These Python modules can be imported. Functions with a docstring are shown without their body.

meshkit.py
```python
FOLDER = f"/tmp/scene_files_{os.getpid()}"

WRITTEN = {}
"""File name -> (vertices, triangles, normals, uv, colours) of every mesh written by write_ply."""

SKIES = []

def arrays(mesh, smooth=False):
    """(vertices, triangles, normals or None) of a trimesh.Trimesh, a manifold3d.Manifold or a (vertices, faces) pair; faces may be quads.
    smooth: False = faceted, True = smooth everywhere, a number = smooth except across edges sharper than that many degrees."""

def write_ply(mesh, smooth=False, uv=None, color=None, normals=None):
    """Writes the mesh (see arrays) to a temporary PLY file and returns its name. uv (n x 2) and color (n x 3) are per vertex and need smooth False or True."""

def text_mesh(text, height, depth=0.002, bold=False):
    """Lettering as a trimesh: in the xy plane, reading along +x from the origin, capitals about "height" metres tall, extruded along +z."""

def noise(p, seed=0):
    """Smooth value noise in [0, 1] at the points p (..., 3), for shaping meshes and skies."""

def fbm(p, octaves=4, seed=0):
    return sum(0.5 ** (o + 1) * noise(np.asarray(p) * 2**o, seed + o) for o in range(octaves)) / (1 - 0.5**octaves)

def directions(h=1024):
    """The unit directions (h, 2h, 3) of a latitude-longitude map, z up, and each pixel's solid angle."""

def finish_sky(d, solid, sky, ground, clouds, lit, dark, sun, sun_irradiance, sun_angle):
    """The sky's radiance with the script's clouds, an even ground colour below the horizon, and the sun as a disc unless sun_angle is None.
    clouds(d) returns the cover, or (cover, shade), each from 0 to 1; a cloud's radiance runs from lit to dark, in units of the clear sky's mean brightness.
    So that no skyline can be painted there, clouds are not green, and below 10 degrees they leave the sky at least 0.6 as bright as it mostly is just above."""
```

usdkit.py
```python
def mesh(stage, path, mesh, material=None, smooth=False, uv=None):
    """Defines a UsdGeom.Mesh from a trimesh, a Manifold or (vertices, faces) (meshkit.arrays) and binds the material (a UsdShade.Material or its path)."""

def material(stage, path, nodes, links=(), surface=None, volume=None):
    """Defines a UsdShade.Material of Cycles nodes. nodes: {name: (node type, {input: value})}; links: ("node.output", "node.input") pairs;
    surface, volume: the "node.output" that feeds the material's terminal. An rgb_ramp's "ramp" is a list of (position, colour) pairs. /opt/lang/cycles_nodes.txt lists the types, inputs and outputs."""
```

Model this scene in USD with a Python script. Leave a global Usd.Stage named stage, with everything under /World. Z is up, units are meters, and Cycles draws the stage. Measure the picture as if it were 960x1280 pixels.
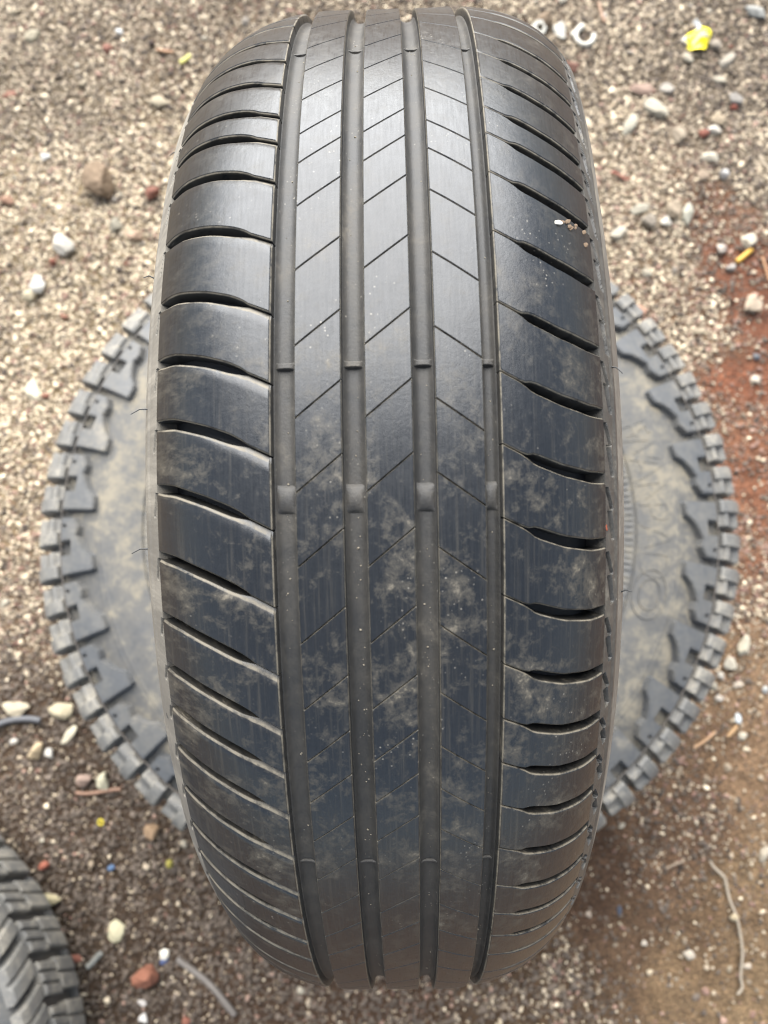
import math, random
import numpy as np
import trimesh, manifold3d
import usdkit, meshkit
from pxr import Usd, UsdGeom, UsdLux, UsdShade, Sdf, Gf, Vt

rng = np.random.default_rng(11)
stage = Usd.Stage.CreateInMemory()
UsdGeom.SetStageUpAxis(stage, UsdGeom.Tokens.z)
UsdGeom.SetStageMetersPerUnit(stage, 1.0)
UsdGeom.Xform.Define(stage, '/World')
UsdGeom.Scope.Define(stage, '/World/Looks')

# ------------------------------------------------------------------ camera, sky, sun, exposure
EXPOSURE = 1.84
SKY_STRENGTH = 0.060
SUN_INTENSITY, SUN_ANGLE = 1.14, 76.0
SUN_DIR = np.array([-0.14, 0.74, 0.66]); SUN_DIR /= np.linalg.norm(SUN_DIR)
CAM = np.array([-.0067, -.1337, 1.179])
PITCH = math.radians(81)
FPX = 961.0                                   # focal length in pixels of the 960 wide photograph
VIEW = np.array([0, math.cos(PITCH), -math.sin(PITCH)])
UP = np.array([0, math.sin(PITCH), math.cos(PITCH)])
RIGHT = np.array([1.0, 0, 0])

cam = UsdGeom.Camera.Define(stage, '/World/camera')
cam.CreateHorizontalApertureAttr(36.0)
cam.CreateVerticalApertureAttr(48.0)
cam.CreateFocalLengthAttr(36.0 * FPX / 960)
cam.CreateClippingRangeAttr(Gf.Vec2f(0.01, 100))
cam.CreateFStopAttr(10.5)
cam.CreateFocusDistanceAttr(0.375)
cam.CreateExposureAttr(EXPOSURE)
m4 = Gf.Matrix4d(*RIGHT, 0, *UP, 0, *(-VIEW), 0, *CAM, 1)
cam.AddTransformOp().Set(m4)

T = Sdf.ValueTypeNames
sky_mat = usdkit.material(stage, '/World/Looks/sky_look', {
    's': ('sky_texture', {'sky_type': 'single_scattering', 'sun_disc': False, 'sun_elevation': float(math.asin(SUN_DIR[2])),
                          'sun_rotation': float(math.atan2(SUN_DIR[0], SUN_DIR[1])), 'aerosol_density': 0.8, 'air_density': 1.0}),
    'tc': ('texture_coordinate', {}),
    'cl': ('noise_texture', {'scale': 2.2, 'detail': 6.0, 'roughness': 0.55, 'distortion': 0.4}),
    'cr': ('rgb_ramp', {'ramp': [(0.35, (0.0, 0.0, 0.0)), (0.65, (0.40, 0.40, 0.40))]}),
    'mx': ('mix_color', {'b': (7.4, 7.5, 7.7)}),
    'bg': ('background_shader', {'strength': SKY_STRENGTH})},
    [('tc.generated', 'cl.vector'), ('cl.fac', 'cr.fac'), ('cr.color', 'mx.fac'), ('s.color', 'mx.a'), ('mx.result', 'bg.color')], surface='bg.background')
dome = UsdLux.DomeLight.Define(stage, '/World/sky')
dome.GetPrim().SetCustomDataByKey('kind', 'structure')
UsdShade.MaterialBindingAPI.Apply(dome.GetPrim()).Bind(sky_mat)
sun = UsdLux.DistantLight.Define(stage, '/World/sun')
sun.CreateIntensityAttr(SUN_INTENSITY); sun.CreateAngleAttr(SUN_ANGLE); sun.CreateNormalizeAttr(True)
sun.CreateColorAttr(Gf.Vec3f(1.0, 0.995, 0.985))
zax = SUN_DIR; xax = np.cross([0, 1, 0], zax); xax /= np.linalg.norm(xax); yax = np.cross(zax, xax)
UsdGeom.Xformable(sun).AddTransformOp().Set(Gf.Matrix4d(*xax, 0, *yax, 0, *zax, 0, 0, 0, 0, 1))


# ------------------------------------------------------------------ helpers
_names = {}
def numbered(parent, name):
    k = (parent, name); n = _names.get(k, 0); _names[k] = n + 1
    return f'{parent}/{name}' if n == 0 else f'{parent}/{name}_{n:03d}'

def tag(prim, label=None, cat=None, group=None, kind=None):
    prim = prim.GetPrim() if hasattr(prim, 'GetPrim') else prim
    for k, v in (('label', label), ('category', cat), ('group', group), ('kind', kind)):
        if v: prim.SetCustomDataByKey(k, v)
    return prim

def thing(name, label, cat, loc=(0, 0, 0), group=None):
    x = UsdGeom.Xform.Define(stage, numbered('/World', name))
    x.AddTranslateOp().Set(Gf.Vec3d(*map(float, loc)))
    tag(x, label, cat, group)
    return x

def put(name, mesh, mat, parent=None, smooth=35, primvars=None, label=None):
    """one Mesh prim; primvars: {name: function of the vertices -> n x 3}"""
    p = numbered(str(parent.GetPath()) if parent else '/World', name)
    v, f, n = meshkit.arrays(mesh, smooth)
    m = UsdGeom.Mesh.Define(stage, p)
    m.CreatePointsAttr(Vt.Vec3fArray.FromNumpy(v.astype(np.float32)))
    m.CreateFaceVertexCountsAttr(Vt.IntArray.FromNumpy(np.full(len(f), 3, np.int32)))
    m.CreateFaceVertexIndicesAttr(Vt.IntArray.FromNumpy(f.astype(np.int32).ravel()))
    m.CreateSubdivisionSchemeAttr('none')
    if n is not None:
        m.CreateNormalsAttr(Vt.Vec3fArray.FromNumpy(n.astype(np.float32))); m.SetNormalsInterpolation('vertex')
    for k, fn in (primvars or {}).items():
        UsdGeom.PrimvarsAPI(m).CreatePrimvar(k, T.Color3fArray, 'vertex').Set(Vt.Vec3fArray.FromNumpy(np.asarray(fn(v), np.float32)))
    UsdShade.MaterialBindingAPI.Apply(m.GetPrim()).Bind(mat)
    if label: tag(m, label)
    return m

def grid_faces(a, b, wrap=False):
    i, j = np.meshgrid(np.arange(a if wrap else a - 1), np.arange(b - 1), indexing='ij')
    i2 = (i + 1) % a
    q = np.stack([i * b + j, i2 * b + j, i2 * b + j + 1, i * b + j + 1], -1).reshape(-1, 4)
    return q

def orient(v, f, outward):
    """flip faces so that the mean normal agrees with outward(face centres)"""
    f = np.vstack([f[:, [0, 1, 2]], f[:, [0, 2, 3]]]) if f.shape[1] == 4 else f
    c = v[f].mean(1); nn = np.cross(v[f[:, 1]] - v[f[:, 0]], v[f[:, 2]] - v[f[:, 0]])
    if (nn * outward(c)).sum() < 0: f = f[:, ::-1]
    return v, f

def lin(c):
    c = np.asarray(c, float) / 255
    return tuple(float(x) for x in np.where(c <= .04045, c / 12.92, ((c + .055) / 1.055) ** 2.4))

def alb(c, k=0.62):
    return tuple(x * k for x in lin(c))

def ray(px, z):
    d = VIEW + RIGHT * (px[0] - 480) / FPX - UP * (px[1] - 640) / FPX
    return CAM + d * (z - CAM[2]) / d[2]

def mPP(x, y, z):      # metres per photograph pixel at a point
    return ((np.array([x, y, z]) - CAM) @ VIEW) / FPX

def tube(pts, r, seg=8, taper=1.0):
    pts = np.asarray(pts, float); n = len(pts)
    t = np.gradient(pts, axis=0); t /= np.linalg.norm(t, axis=1, keepdims=True)
    up = np.array([0.13, 0.2, 1.0]); V = []
    for i in range(n):
        a = np.cross(t[i], up); a /= np.linalg.norm(a); b = np.cross(t[i], a)
        rr = (r if np.ndim(r) == 0 else r[i]) * (1 + (taper - 1) * i / (n - 1))
        w = np.linspace(0, 2 * np.pi, seg, endpoint=False)
        V.append(pts[i] + rr * (np.cos(w)[:, None] * a + np.sin(w)[:, None] * b))
    V = np.vstack(V + [pts[:1], pts[-1:]]); F = []
    for i in range(n - 1):
        for k in range(seg):
            k2 = (k + 1) % seg
            F += [(i * seg + k, i * seg + k2, (i + 1) * seg + k2), (i * seg + k, (i + 1) * seg + k2, (i + 1) * seg + k)]
    for k in range(seg):
        k2 = (k + 1) % seg
        F += [(n * seg, k2, k), (n * seg + 1, (n - 1) * seg + k, (n - 1) * seg + k2)]
    m = trimesh.Trimesh(V, np.array(F), process=False)
    if m.volume < 0: m.invert()
    return m

def spline(pts, n):
    from scipy.interpolate import make_interp_spline
    pts = np.asarray(pts, float); k = min(3, len(pts) - 1)
    return make_interp_spline(np.linspace(0, 1, len(pts)), pts, k=k)(np.linspace(0, 1, n))


# ------------------------------------------------------------------ materials
def rubber(name, base, dust, dust_lo, dust_hi, rough=(0.42, 0.75), vec='pos', scale=9.0, streak=None, speck=0.5, floor_dust=0.0, bump=0.25, fine=160.0, spec=0.5, smear=0.0, zoned=False):
    """dark rubber with cloudy dust, pale specks, fine grain; the pattern is read at world positions or at the unrolled tread coordinate"""
    n = {'geo': ('geometry', {}), 'p': ('principled_bsdf', {'specular_ior_level': spec}),
         'big': ('noise_texture', {'scale': scale, 'detail': 7.0, 'roughness': 0.68, 'distortion': 0.15}),
         'mid': ('noise_texture', {'scale': scale * 5.5, 'detail': 6.0, 'roughness': 0.75, 'distortion': 0.3}),
         'fin': ('noise_texture', {'scale': fine, 'detail': 4.0, 'roughness': 0.65}),
         'sum': ('math', {'math_type': 'multiply_add', 'value2': 0.50}), 'half': ('math', {'math_type': 'multiply', 'value2': 0.57}),
         'dr': ('rgb_ramp', {'ramp': [(dust_lo, (0, 0, 0)), ((dust_lo + dust_hi) / 2, (.22, .22, .22)), (dust_hi, (1, 1, 1))]}),
         'vor': ('voronoi_texture', {'scale': 330.0, 'randomness': 1.0}),
         'vmask': ('noise_texture', {'scale': 21.0, 'detail': 3.0}),
         'vr': ('rgb_ramp', {'ramp': [(0.07, (1, 1, 1)), (0.17, (0, 0, 0))]}),
         'vm': ('rgb_ramp', {'ramp': [(0.52, (0, 0, 0)), (0.68, (1, 1, 1))]}),
         'sp': ('math', {'math_type': 'multiply'}), 'sp2': ('math', {'math_type': 'multiply', 'value2': speck}),
         'tone': ('mix_color', {'a': tuple(x * 0.7 for x in base), 'b': tuple(x * 1.35 for x in base)}),
         'm1': ('mix_color', {'b': dust}), 'm2': ('mix_color', {'b': (0.42, 0.38, 0.31)}),
         'rr': ('mix_float', {'a': rough[0], 'b': rough[1]}),
         'bmp': ('bump', {'strength': bump, 'distance': 0.0012}),
         'bh': ('math', {'math_type': 'multiply_add', 'value2': 0.5})}
    L = [('big.fac', 'half.value1'), ('mid.fac', 'sum.value1'), ('half.value', 'sum.value3'), ('sum.value', 'dr.fac'),
         ('vor.distance', 'vr.fac'), ('vmask.fac', 'vm.fac'), ('vr.color', 'sp.value1'), ('vm.color', 'sp.value2'), ('sp.value', 'sp2.value1'),
         ('fin.fac', 'tone.fac'), ('tone.result', 'm1.a'), ('m1.result', 'm2.a'), ('sp2.value', 'm2.fac'), ('m2.result', 'p.base_color'),
         ('rr.result', 'p.roughness'), ('fin.fac', 'bh.value1'), ('mid.fac', 'bh.value3'), ('bh.value', 'bmp.height'), ('bmp.normal', 'p.normal')]
    src = 'geo.position'
    if vec == 'cyl':
        n['at'] = ('attribute', {'attribute': 'cyl'}); src = 'at.vector'
    L += [(src, x + '.vector') for x in ('big', 'mid', 'fin', 'vor', 'vmask')]
    d = 'dr.color'
    if streak:
        n['smp'] = ('mapping', {'scale': streak}); n['st'] = ('noise_texture', {'scale': 1.0, 'detail': 5.0, 'roughness': 0.7})
        n['sr'] = ('rgb_ramp', {'ramp': [(0.52, (0, 0, 0)), (0.72, (.8, .8, .8))]}); n['sa'] = ('math', {'math_type': 'maximum'})
        n['sk'] = ('math', {'math_type': 'multiply', 'value2': 0.30}); n['sk2'] = ('math', {'math_type': 'multiply'})
        L += [(src, 'smp.vector'), ('smp.vector', 'st.vector'), ('st.fac', 'sr.fac'), ('sr.color', 'sk.value1'), ('sk.value', 'sk2.value1'), ('vmask.fac', 'sk2.value2'), ('sk2.value', 'sa.value1'), (d, 'sa.value2')]
        d = 'sa.value'
    if zoned:                           # the dried mud lies thickest on the middle and lower part of the tread
        n['sx'] = ('separate_xyz', {}); n['zr'] = ('rgb_ramp', {'ramp': [(0.0, (.25, .25, .25)), (0.15, (.45, .45, .45)), (0.28, (.9, .9, .9)), (0.42, (1, 1, 1)), (0.52, (.85, .85, .85)), (0.64, (.28, .28, .28)), (1.0, (.22, .22, .22))]})
        n['zm'] = ('map_range', {'from_min': -.36, 'from_max': .36, 'to_min': 0.0, 'to_max': 1.0, 'clamp': True}); n['zx'] = ('math', {'math_type': 'multiply'})
        L += [(src, 'sx.vector'), ('sx.x', 'zm.value'), ('zm.result', 'zr.fac'), (d, 'zx.value1'), ('zr.color', 'zx.value2')]
        d = 'zx.value'
    if floor_dust:                      # dust caught on the flanks and floors of the grooves: the third tread coordinate is the depth in mm
        n['sx'] = ('separate_xyz', {}) ; n['fd'] = ('rgb_ramp', {'ramp': [(0.0, (.10,) * 3), (0.60, (.12,) * 3), (0.80, (floor_dust,) * 3), (0.90, (floor_dust,) * 3), (0.955, (.02,) * 3), (1.0, (0, 0, 0))]}); n['fz'] = ('map_range', {'from_min': -0.0040, 'from_max': 0.0, 'to_min': 0.0, 'to_max': 1.0, 'clamp': True})
        n['fm'] = ('math', {'math_type': 'maximum'}); n['fk'] = ('math', {'math_type': 'multiply'}); n['fk2'] = ('math', {'math_type': 'multiply_add', 'value2': 4.5, 'value3': -1.45, 'use_clamp': True})
        L += ([] if zoned else [(src, 'sx.vector')]) + [('sx.z', 'fz.value'), ('fz.result', 'fd.fac'), ('fd.color', 'fk.value1'), ('mid.fac', 'fk2.value1'), ('fk2.value', 'fk.value2'), ('fk.value', 'fm.value1'), (d, 'fm.value2')]
        d = 'fm.value'
    if zoned:                           # polish worn in along the running direction: fine scuffs that break the sheen
        n['cm'] = ('mapping', {'scale': (70.0, 900.0, 900.0)}); n['cn'] = ('noise_texture', {'scale': 1.0, 'detail': 4.0, 'roughness': 0.6}); n['ca'] = ('math', {'math_type': 'multiply_add', 'value2': 0.28, 'value3': -0.12})
        n['cr2'] = ('math', {'math_type': 'add'}); n['cf'] = ('math', {'math_type': 'multiply_add', 'value2': 0.22, 'value3': -0.09}); n['cr3'] = ('math', {'math_type': 'add'})
        L = [l for l in L if l[1] != 'p.roughness'] + [(src, 'cm.vector'), ('cm.vector', 'cn.vector'), ('cn.fac', 'ca.value1'), ('mid.fac', 'cf.value1'), ('rr.result', 'cr2.value1'), ('ca.value', 'cr2.value2'), ('cr2.value', 'cr3.value1'), ('cf.value', 'cr3.value2'), ('cr3.value', 'p.roughness')]
    L += [(d, 'm1.fac'), (d, 'rr.fac')]
    return usdkit.material(stage, '/World/Looks/' + name, n, L, surface='p.BSDF')

TREAD = rubber('tread_rubber', (0.0070, 0.0078, 0.0088), (0.185, 0.157, 0.112), 0.535, 0.72, rough=(0.31, 0.74), vec='cyl', scale=27.0, spec=0.46, streak=(14.0, 520.0, 60.0), floor_dust=0.72, bump=0.12, fine=420.0, speck=0.42, zoned=True)
SLOT = rubber('slot_rubber', (0.010, 0.010, 0.010), (0.06, 0.052, 0.04), 0.5, 0.8, rough=(0.6, 0.8), vec='cyl', scale=20.0)
CARCASS = rubber('groove_rubber', (0.022, 0.021, 0.019), (0.120, 0.104, 0.080), 0.46, 0.76, rough=(0.6, 0.8), vec='cyl', scale=14.0, streak=(16.0, 700.0, 60.0), bump=0.25, fine=700.0, speck=0.5)
BAR = rubber('wear_bar_rubber', (0.028, 0.026, 0.023), (0.13, 0.112, 0.085), 0.46, 0.76, rough=(0.6, 0.8), vec='cyl', scale=30.0, bump=0.3, fine=700.0)
BAND = rubber('worn_shoulder_rubber', (0.026, 0.025, 0.023), (0.17, 0.15, 0.115), 0.44, 0.74, rough=(0.5, 0.8), vec='cyl', scale=24.0, bump=0.35, fine=600.0, floor_dust=0.0)
SIDEWALL = rubber('dusty_sidewall_rubber', (0.085, 0.077, 0.064), (0.215, 0.190, 0.150), 0.36, 0.66, rough=(0.62, 0.85), vec='cyl', scale=12.0, streak=(10.0, 500.0, 60.0), bump=0.2, fine=500.0)
MUD_WALL = rubber('muddy_sidewall_rubber', (0.050, 0.050, 0.049), (0.165, 0.143, 0.104), 0.42, 0.64, rough=(0.6, 0.85), scale=11.0, bump=0.35, fine=300.0, speck=0.1)
MUD_LUG = rubber('grey_lug_rubber', (0.062, 0.063, 0.063), (0.19, 0.168, 0.130), 0.47, 0.74, rough=(0.52, 0.8), scale=14.0, bump=0.2, fine=300.0, speck=0.2)
MUD_BLOCK = rubber('dusty_block_rubber', (0.088, 0.086, 0.080), (0.235, 0.212, 0.170), 0.42, 0.66, rough=(0.6, 0.85), scale=18.0, bump=0.25, fine=300.0, speck=0.2)
SEAM = rubber('seam_rubber', (0.045, 0.037, 0.029), (0.10, 0.08, 0.06), 0.45, 0.8, scale=20.0)
HAIR = usdkit.material(stage, '/World/Looks/hair_rubber', {'p': ('principled_bsdf', {'base_color': (0.012, 0.012, 0.012), 'roughness': 0.5})}, surface='p.BSDF')

def stone_mat(name, a, b, c=None, scale=90.0, rough=0.85, rnd=True):
    c = c or tuple((x + y) / 2 for x, y in zip(a, b))
    n = {'oi': ('object_info', {}), 'geo': ('geometry', {}), 'ns': ('noise_texture', {'scale': scale, 'detail': 5.0, 'roughness': 0.65}),
         'r': ('rgb_ramp', {'ramp': [(0.0, a), (0.5, c), (1.0, b)]}), 'add': ('math', {'math_type': 'multiply_add', 'value2': 0.9}), 'off': ('math', {'math_type': 'multiply_add', 'value2': 0.75, 'value3': -0.33}),
         'b': ('bump', {'strength': 0.5, 'distance': 0.001}), 'p': ('principled_bsdf', {'roughness': rough, 'specular_ior_level': 0.3})}
    L = [('geo.position', 'ns.vector'), ('oi.random', 'off.value1'), ('ns.fac', 'add.value1'), ('off.value', 'add.value3'), ('add.value', 'r.fac'), ('r.color', 'p.base_color'), ('ns.fac', 'b.height'), ('b.normal', 'p.normal')]
    if not rnd: L = [l for l in L if l[0] not in ('oi.random', 'off.value')]
    return usdkit.material(stage, '/World/Looks/' + name, n, L, surface='p.BSDF')

def plain(name, col, rough=0.6, **kw):
    n = {'geo': ('geometry', {}), 'ns': ('noise_texture', {'scale': 130.0, 'detail': 4.0}), 'm': ('mix_color', {'a': tuple(x * 0.78 for x in col), 'b': tuple(min(1, x * 1.15) for x in col)}),
         'p': ('principled_bsdf', {'roughness': rough, **kw})}
    return usdkit.material(stage, '/World/Looks/' + name, n, [('geo.position', 'ns.vector'), ('ns.fac', 'm.fac'), ('m.result', 'p.base_color')], surface='p.BSDF')


# ------------------------------------------------------------------ ground: one sheet, tone zones of soil and painted shade
MUD_R3 = (-0.818, -0.722)                   # centre of the tyre in the lower left corner
def px_of(x, y, z=0.0):
    d = np.stack([np.asarray(x) - CAM[0], np.asarray(y) - CAM[1], np.full_like(np.asarray(x, float), z - CAM[2])], -1)
    dep = d @ VIEW
    return 480 + FPX * (d @ RIGHT) / dep, 640 - FPX * (d @ UP) / dep

def f2(x, y, s, seed, o=4):
    return meshkit.fbm(np.stack([x * s + 31.7, y * s + 17.3, np.full_like(x, seed * 7.13)], -1), o, seed)

def height(x, y):
    x = np.asarray(x, float); y = np.asarray(y, float)
    h = 0.030 * (f2(x, y, 3.2, 1, 3) - .5) + 0.014 * (f2(x, y, 16, 2, 3) - .5) + 0.0045 * (f2(x, y, 90, 3, 3) - .5)
    return h - 0.004

# reference points on the ground, in metres, with the soil tone there, tyre shade towards the bottom included (read off the photograph)
ZONES = [  # x, y, rgb (sRGB, tyre shade painted in at bottom and lower right), share of gravel (0..1), pale share
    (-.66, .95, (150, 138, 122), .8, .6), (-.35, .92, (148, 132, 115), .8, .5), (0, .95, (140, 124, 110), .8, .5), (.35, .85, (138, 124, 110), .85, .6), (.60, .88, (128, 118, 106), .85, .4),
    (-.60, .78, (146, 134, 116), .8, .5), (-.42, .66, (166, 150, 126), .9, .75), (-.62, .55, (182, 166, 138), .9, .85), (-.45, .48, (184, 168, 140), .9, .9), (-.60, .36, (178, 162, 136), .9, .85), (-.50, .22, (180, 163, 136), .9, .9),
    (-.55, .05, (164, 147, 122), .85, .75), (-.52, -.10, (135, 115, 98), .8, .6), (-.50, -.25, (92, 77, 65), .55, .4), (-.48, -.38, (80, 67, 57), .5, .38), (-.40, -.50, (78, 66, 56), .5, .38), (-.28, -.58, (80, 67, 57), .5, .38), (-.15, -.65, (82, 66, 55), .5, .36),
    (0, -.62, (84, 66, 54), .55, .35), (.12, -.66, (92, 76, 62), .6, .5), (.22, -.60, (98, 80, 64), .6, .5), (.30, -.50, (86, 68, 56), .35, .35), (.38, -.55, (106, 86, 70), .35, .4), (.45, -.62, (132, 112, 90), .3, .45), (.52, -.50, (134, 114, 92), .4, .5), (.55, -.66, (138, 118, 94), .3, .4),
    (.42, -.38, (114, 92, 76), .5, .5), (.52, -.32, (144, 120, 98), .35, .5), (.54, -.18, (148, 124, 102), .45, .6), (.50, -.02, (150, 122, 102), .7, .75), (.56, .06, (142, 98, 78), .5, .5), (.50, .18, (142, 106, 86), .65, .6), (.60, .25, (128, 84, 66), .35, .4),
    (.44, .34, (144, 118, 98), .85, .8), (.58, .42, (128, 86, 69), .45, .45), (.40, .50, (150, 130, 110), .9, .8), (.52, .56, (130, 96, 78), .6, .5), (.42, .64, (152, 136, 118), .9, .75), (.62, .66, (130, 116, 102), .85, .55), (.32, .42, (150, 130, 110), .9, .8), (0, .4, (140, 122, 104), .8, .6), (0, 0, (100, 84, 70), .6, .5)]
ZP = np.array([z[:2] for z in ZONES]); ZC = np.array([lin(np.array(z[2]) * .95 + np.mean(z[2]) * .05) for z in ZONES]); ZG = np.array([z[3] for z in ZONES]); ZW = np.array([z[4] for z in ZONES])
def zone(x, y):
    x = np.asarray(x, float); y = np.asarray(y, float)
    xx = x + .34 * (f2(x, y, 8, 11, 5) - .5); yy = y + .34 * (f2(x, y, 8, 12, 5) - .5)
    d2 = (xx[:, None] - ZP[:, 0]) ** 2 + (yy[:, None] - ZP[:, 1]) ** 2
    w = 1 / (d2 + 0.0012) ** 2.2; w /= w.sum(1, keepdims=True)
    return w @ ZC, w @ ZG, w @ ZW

xs = np.concatenate([-np.geomspace(90.0, .86, 26), np.linspace(-.84, .84, 480), np.geomspace(.86, 90.0, 26)])
ys = np.concatenate([-np.geomspace(90.0, .92, 26), np.linspace(-.90, 1.15, 580), np.geomspace(1.17, 90.0, 26)])
gx, gy = np.meshgrid(xs, ys, indexing='ij')
gz = height(gx.ravel(), gy.ravel())
gv = np.c_[gx.ravel(), gy.ravel(), gz]
gv, gf = orient(gv, grid_faces(len(xs), len(ys)), lambda c: np.array([0, 0, 1.0]))
GROUND = usdkit.material(stage, '/World/Looks/soil', {
    'at': ('attribute', {'attribute': 'soil'}), 'geo': ('geometry', {}),
    'n1': ('noise_texture', {'scale': 240.0, 'detail': 6.0, 'roughness': 0.7}), 'n2': ('noise_texture', {'scale': 38.0, 'detail': 5.0, 'roughness': 0.6}),
    'v': ('voronoi_texture', {'scale': 190.0}), 'vb': ('voronoi_texture', {'scale': 420.0}),
    'r1': ('rgb_ramp', {'ramp': [(0.28, (0.42, 0.42, 0.42)), (0.5, (0.9, 0.9, 0.9)), (0.72, (1.5, 1.46, 1.4))]}),
    'r2': ('rgb_ramp', {'ramp': [(0.3, (0.72, 0.70, 0.68)), (0.7, (1.2, 1.2, 1.2))]}),
    'cellv': ('rgb_to_bw', {}), 'cr': ('rgb_ramp', {'ramp': [(0.0, (0.62, 0.60, 0.58)), (0.5, (0.95, 0.93, 0.9)), (0.85, (1.15, 1.1, 1.05)), (1.0, (1.9, 1.85, 1.75))]}),
    'm1': ('mix_color', {'blend_type': 'multiply', 'fac': 1.0, 'use_clamp': False}), 'm2': ('mix_color', {'blend_type': 'multiply', 'fac': 1.0}), 'm3': ('mix_color', {'blend_type': 'multiply', 'fac': 0.75}),
    'h': ('math', {'math_type': 'multiply_add', 'value2': -0.7}), 'b': ('bump', {'strength': 1.0, 'distance': 0.007}), 'p': ('principled_bsdf', {'roughness': 0.95, 'specular_ior_level': 0.2})},
    [('geo.position', 'n1.vector'), ('geo.position', 'n2.vector'), ('geo.position', 'v.vector'), ('geo.position', 'vb.vector'), ('n1.fac', 'r1.fac'), ('n2.fac', 'r2.fac'),
     ('v.color', 'cellv.color'), ('cellv.val', 'cr.fac'), ('at.color', 'm1.a'), ('r1.color', 'm1.b'), ('m1.result', 'm2.a'), ('r2.color', 'm2.b'), ('m2.result', 'm3.a'), ('cr.color', 'm3.b'),
     ('m3.result', 'p.base_color'), ('v.distance', 'h.value1'), ('n1.fac', 'h.value3'), ('h.value', 'b.height'), ('b.normal', 'p.normal')], surface='p.BSDF')
SOIL_K = 0.86
def soil_tone(v):                       # darker where gravel is dense: paints in the shade between stones
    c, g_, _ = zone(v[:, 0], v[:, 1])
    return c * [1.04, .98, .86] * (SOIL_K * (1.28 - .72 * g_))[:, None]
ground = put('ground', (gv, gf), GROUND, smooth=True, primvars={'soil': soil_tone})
tag(ground, 'brown soil and crushed rubble ground under the tyres', kind='structure')


# ------------------------------------------------------------------ the road tyre standing upright
class Profile:
    """outer cross-section (w across, r from the axle), by arc length s from the middle; P(s) and outward normal N(s)"""
    def __init__(self, pts):
        pts = np.asarray(pts, float)
        from scipy.interpolate import PchipInterpolator
        L = np.r_[0, np.cumsum(np.linalg.norm(np.diff(pts, axis=0), axis=1))]
        u = np.linspace(0, L[-1], 1600)
        self.w = PchipInterpolator(L, pts[:, 0])(u); self.r = PchipInterpolator(L, pts[:, 1])(u)
        self.s = np.r_[0, np.cumsum(np.hypot(np.diff(self.w), np.diff(self.r)))]
        self.s -= np.interp(0, self.w, self.s) if self.w[0] < 0 else 0
        tw, tr = np.gradient(self.w, self.s), np.gradient(self.r, self.s)
        self.nw, self.nr = -tr, tw
        l = np.hypot(self.nw, self.nr); self.nw /= l; self.nr /= l
    def at(self, s, h=0):
        w, r, a, b = (np.interp(s, self.s, z) for z in (self.w, self.r, self.nw, self.nr))
        return w + h * a, r + h * b
    def s_of_w(self, w):                       # only where w rises with s
        return np.interp(w, self.w, self.s)

R = .36
WS, RS, WM, Q = .0179, .2704, .1152, 2.4939
half = [(0, .36), (.009, .36), (.0179, .36)]
for a in np.linspace(0, np.pi / 2, 26)[1:]:
    half.append((WS + (WM - WS) * np.sin(a) ** (2 / Q), RS + (.3601 - RS) * np.cos(a) ** (2 / Q)))
half += [(.1135, .252), (.108, .238), (.104, .230)]          # down to the bead
hw = np.array(half)
PR = Profile(np.vstack([hw[::-1] * [-1, 1], hw[1:]]))

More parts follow.
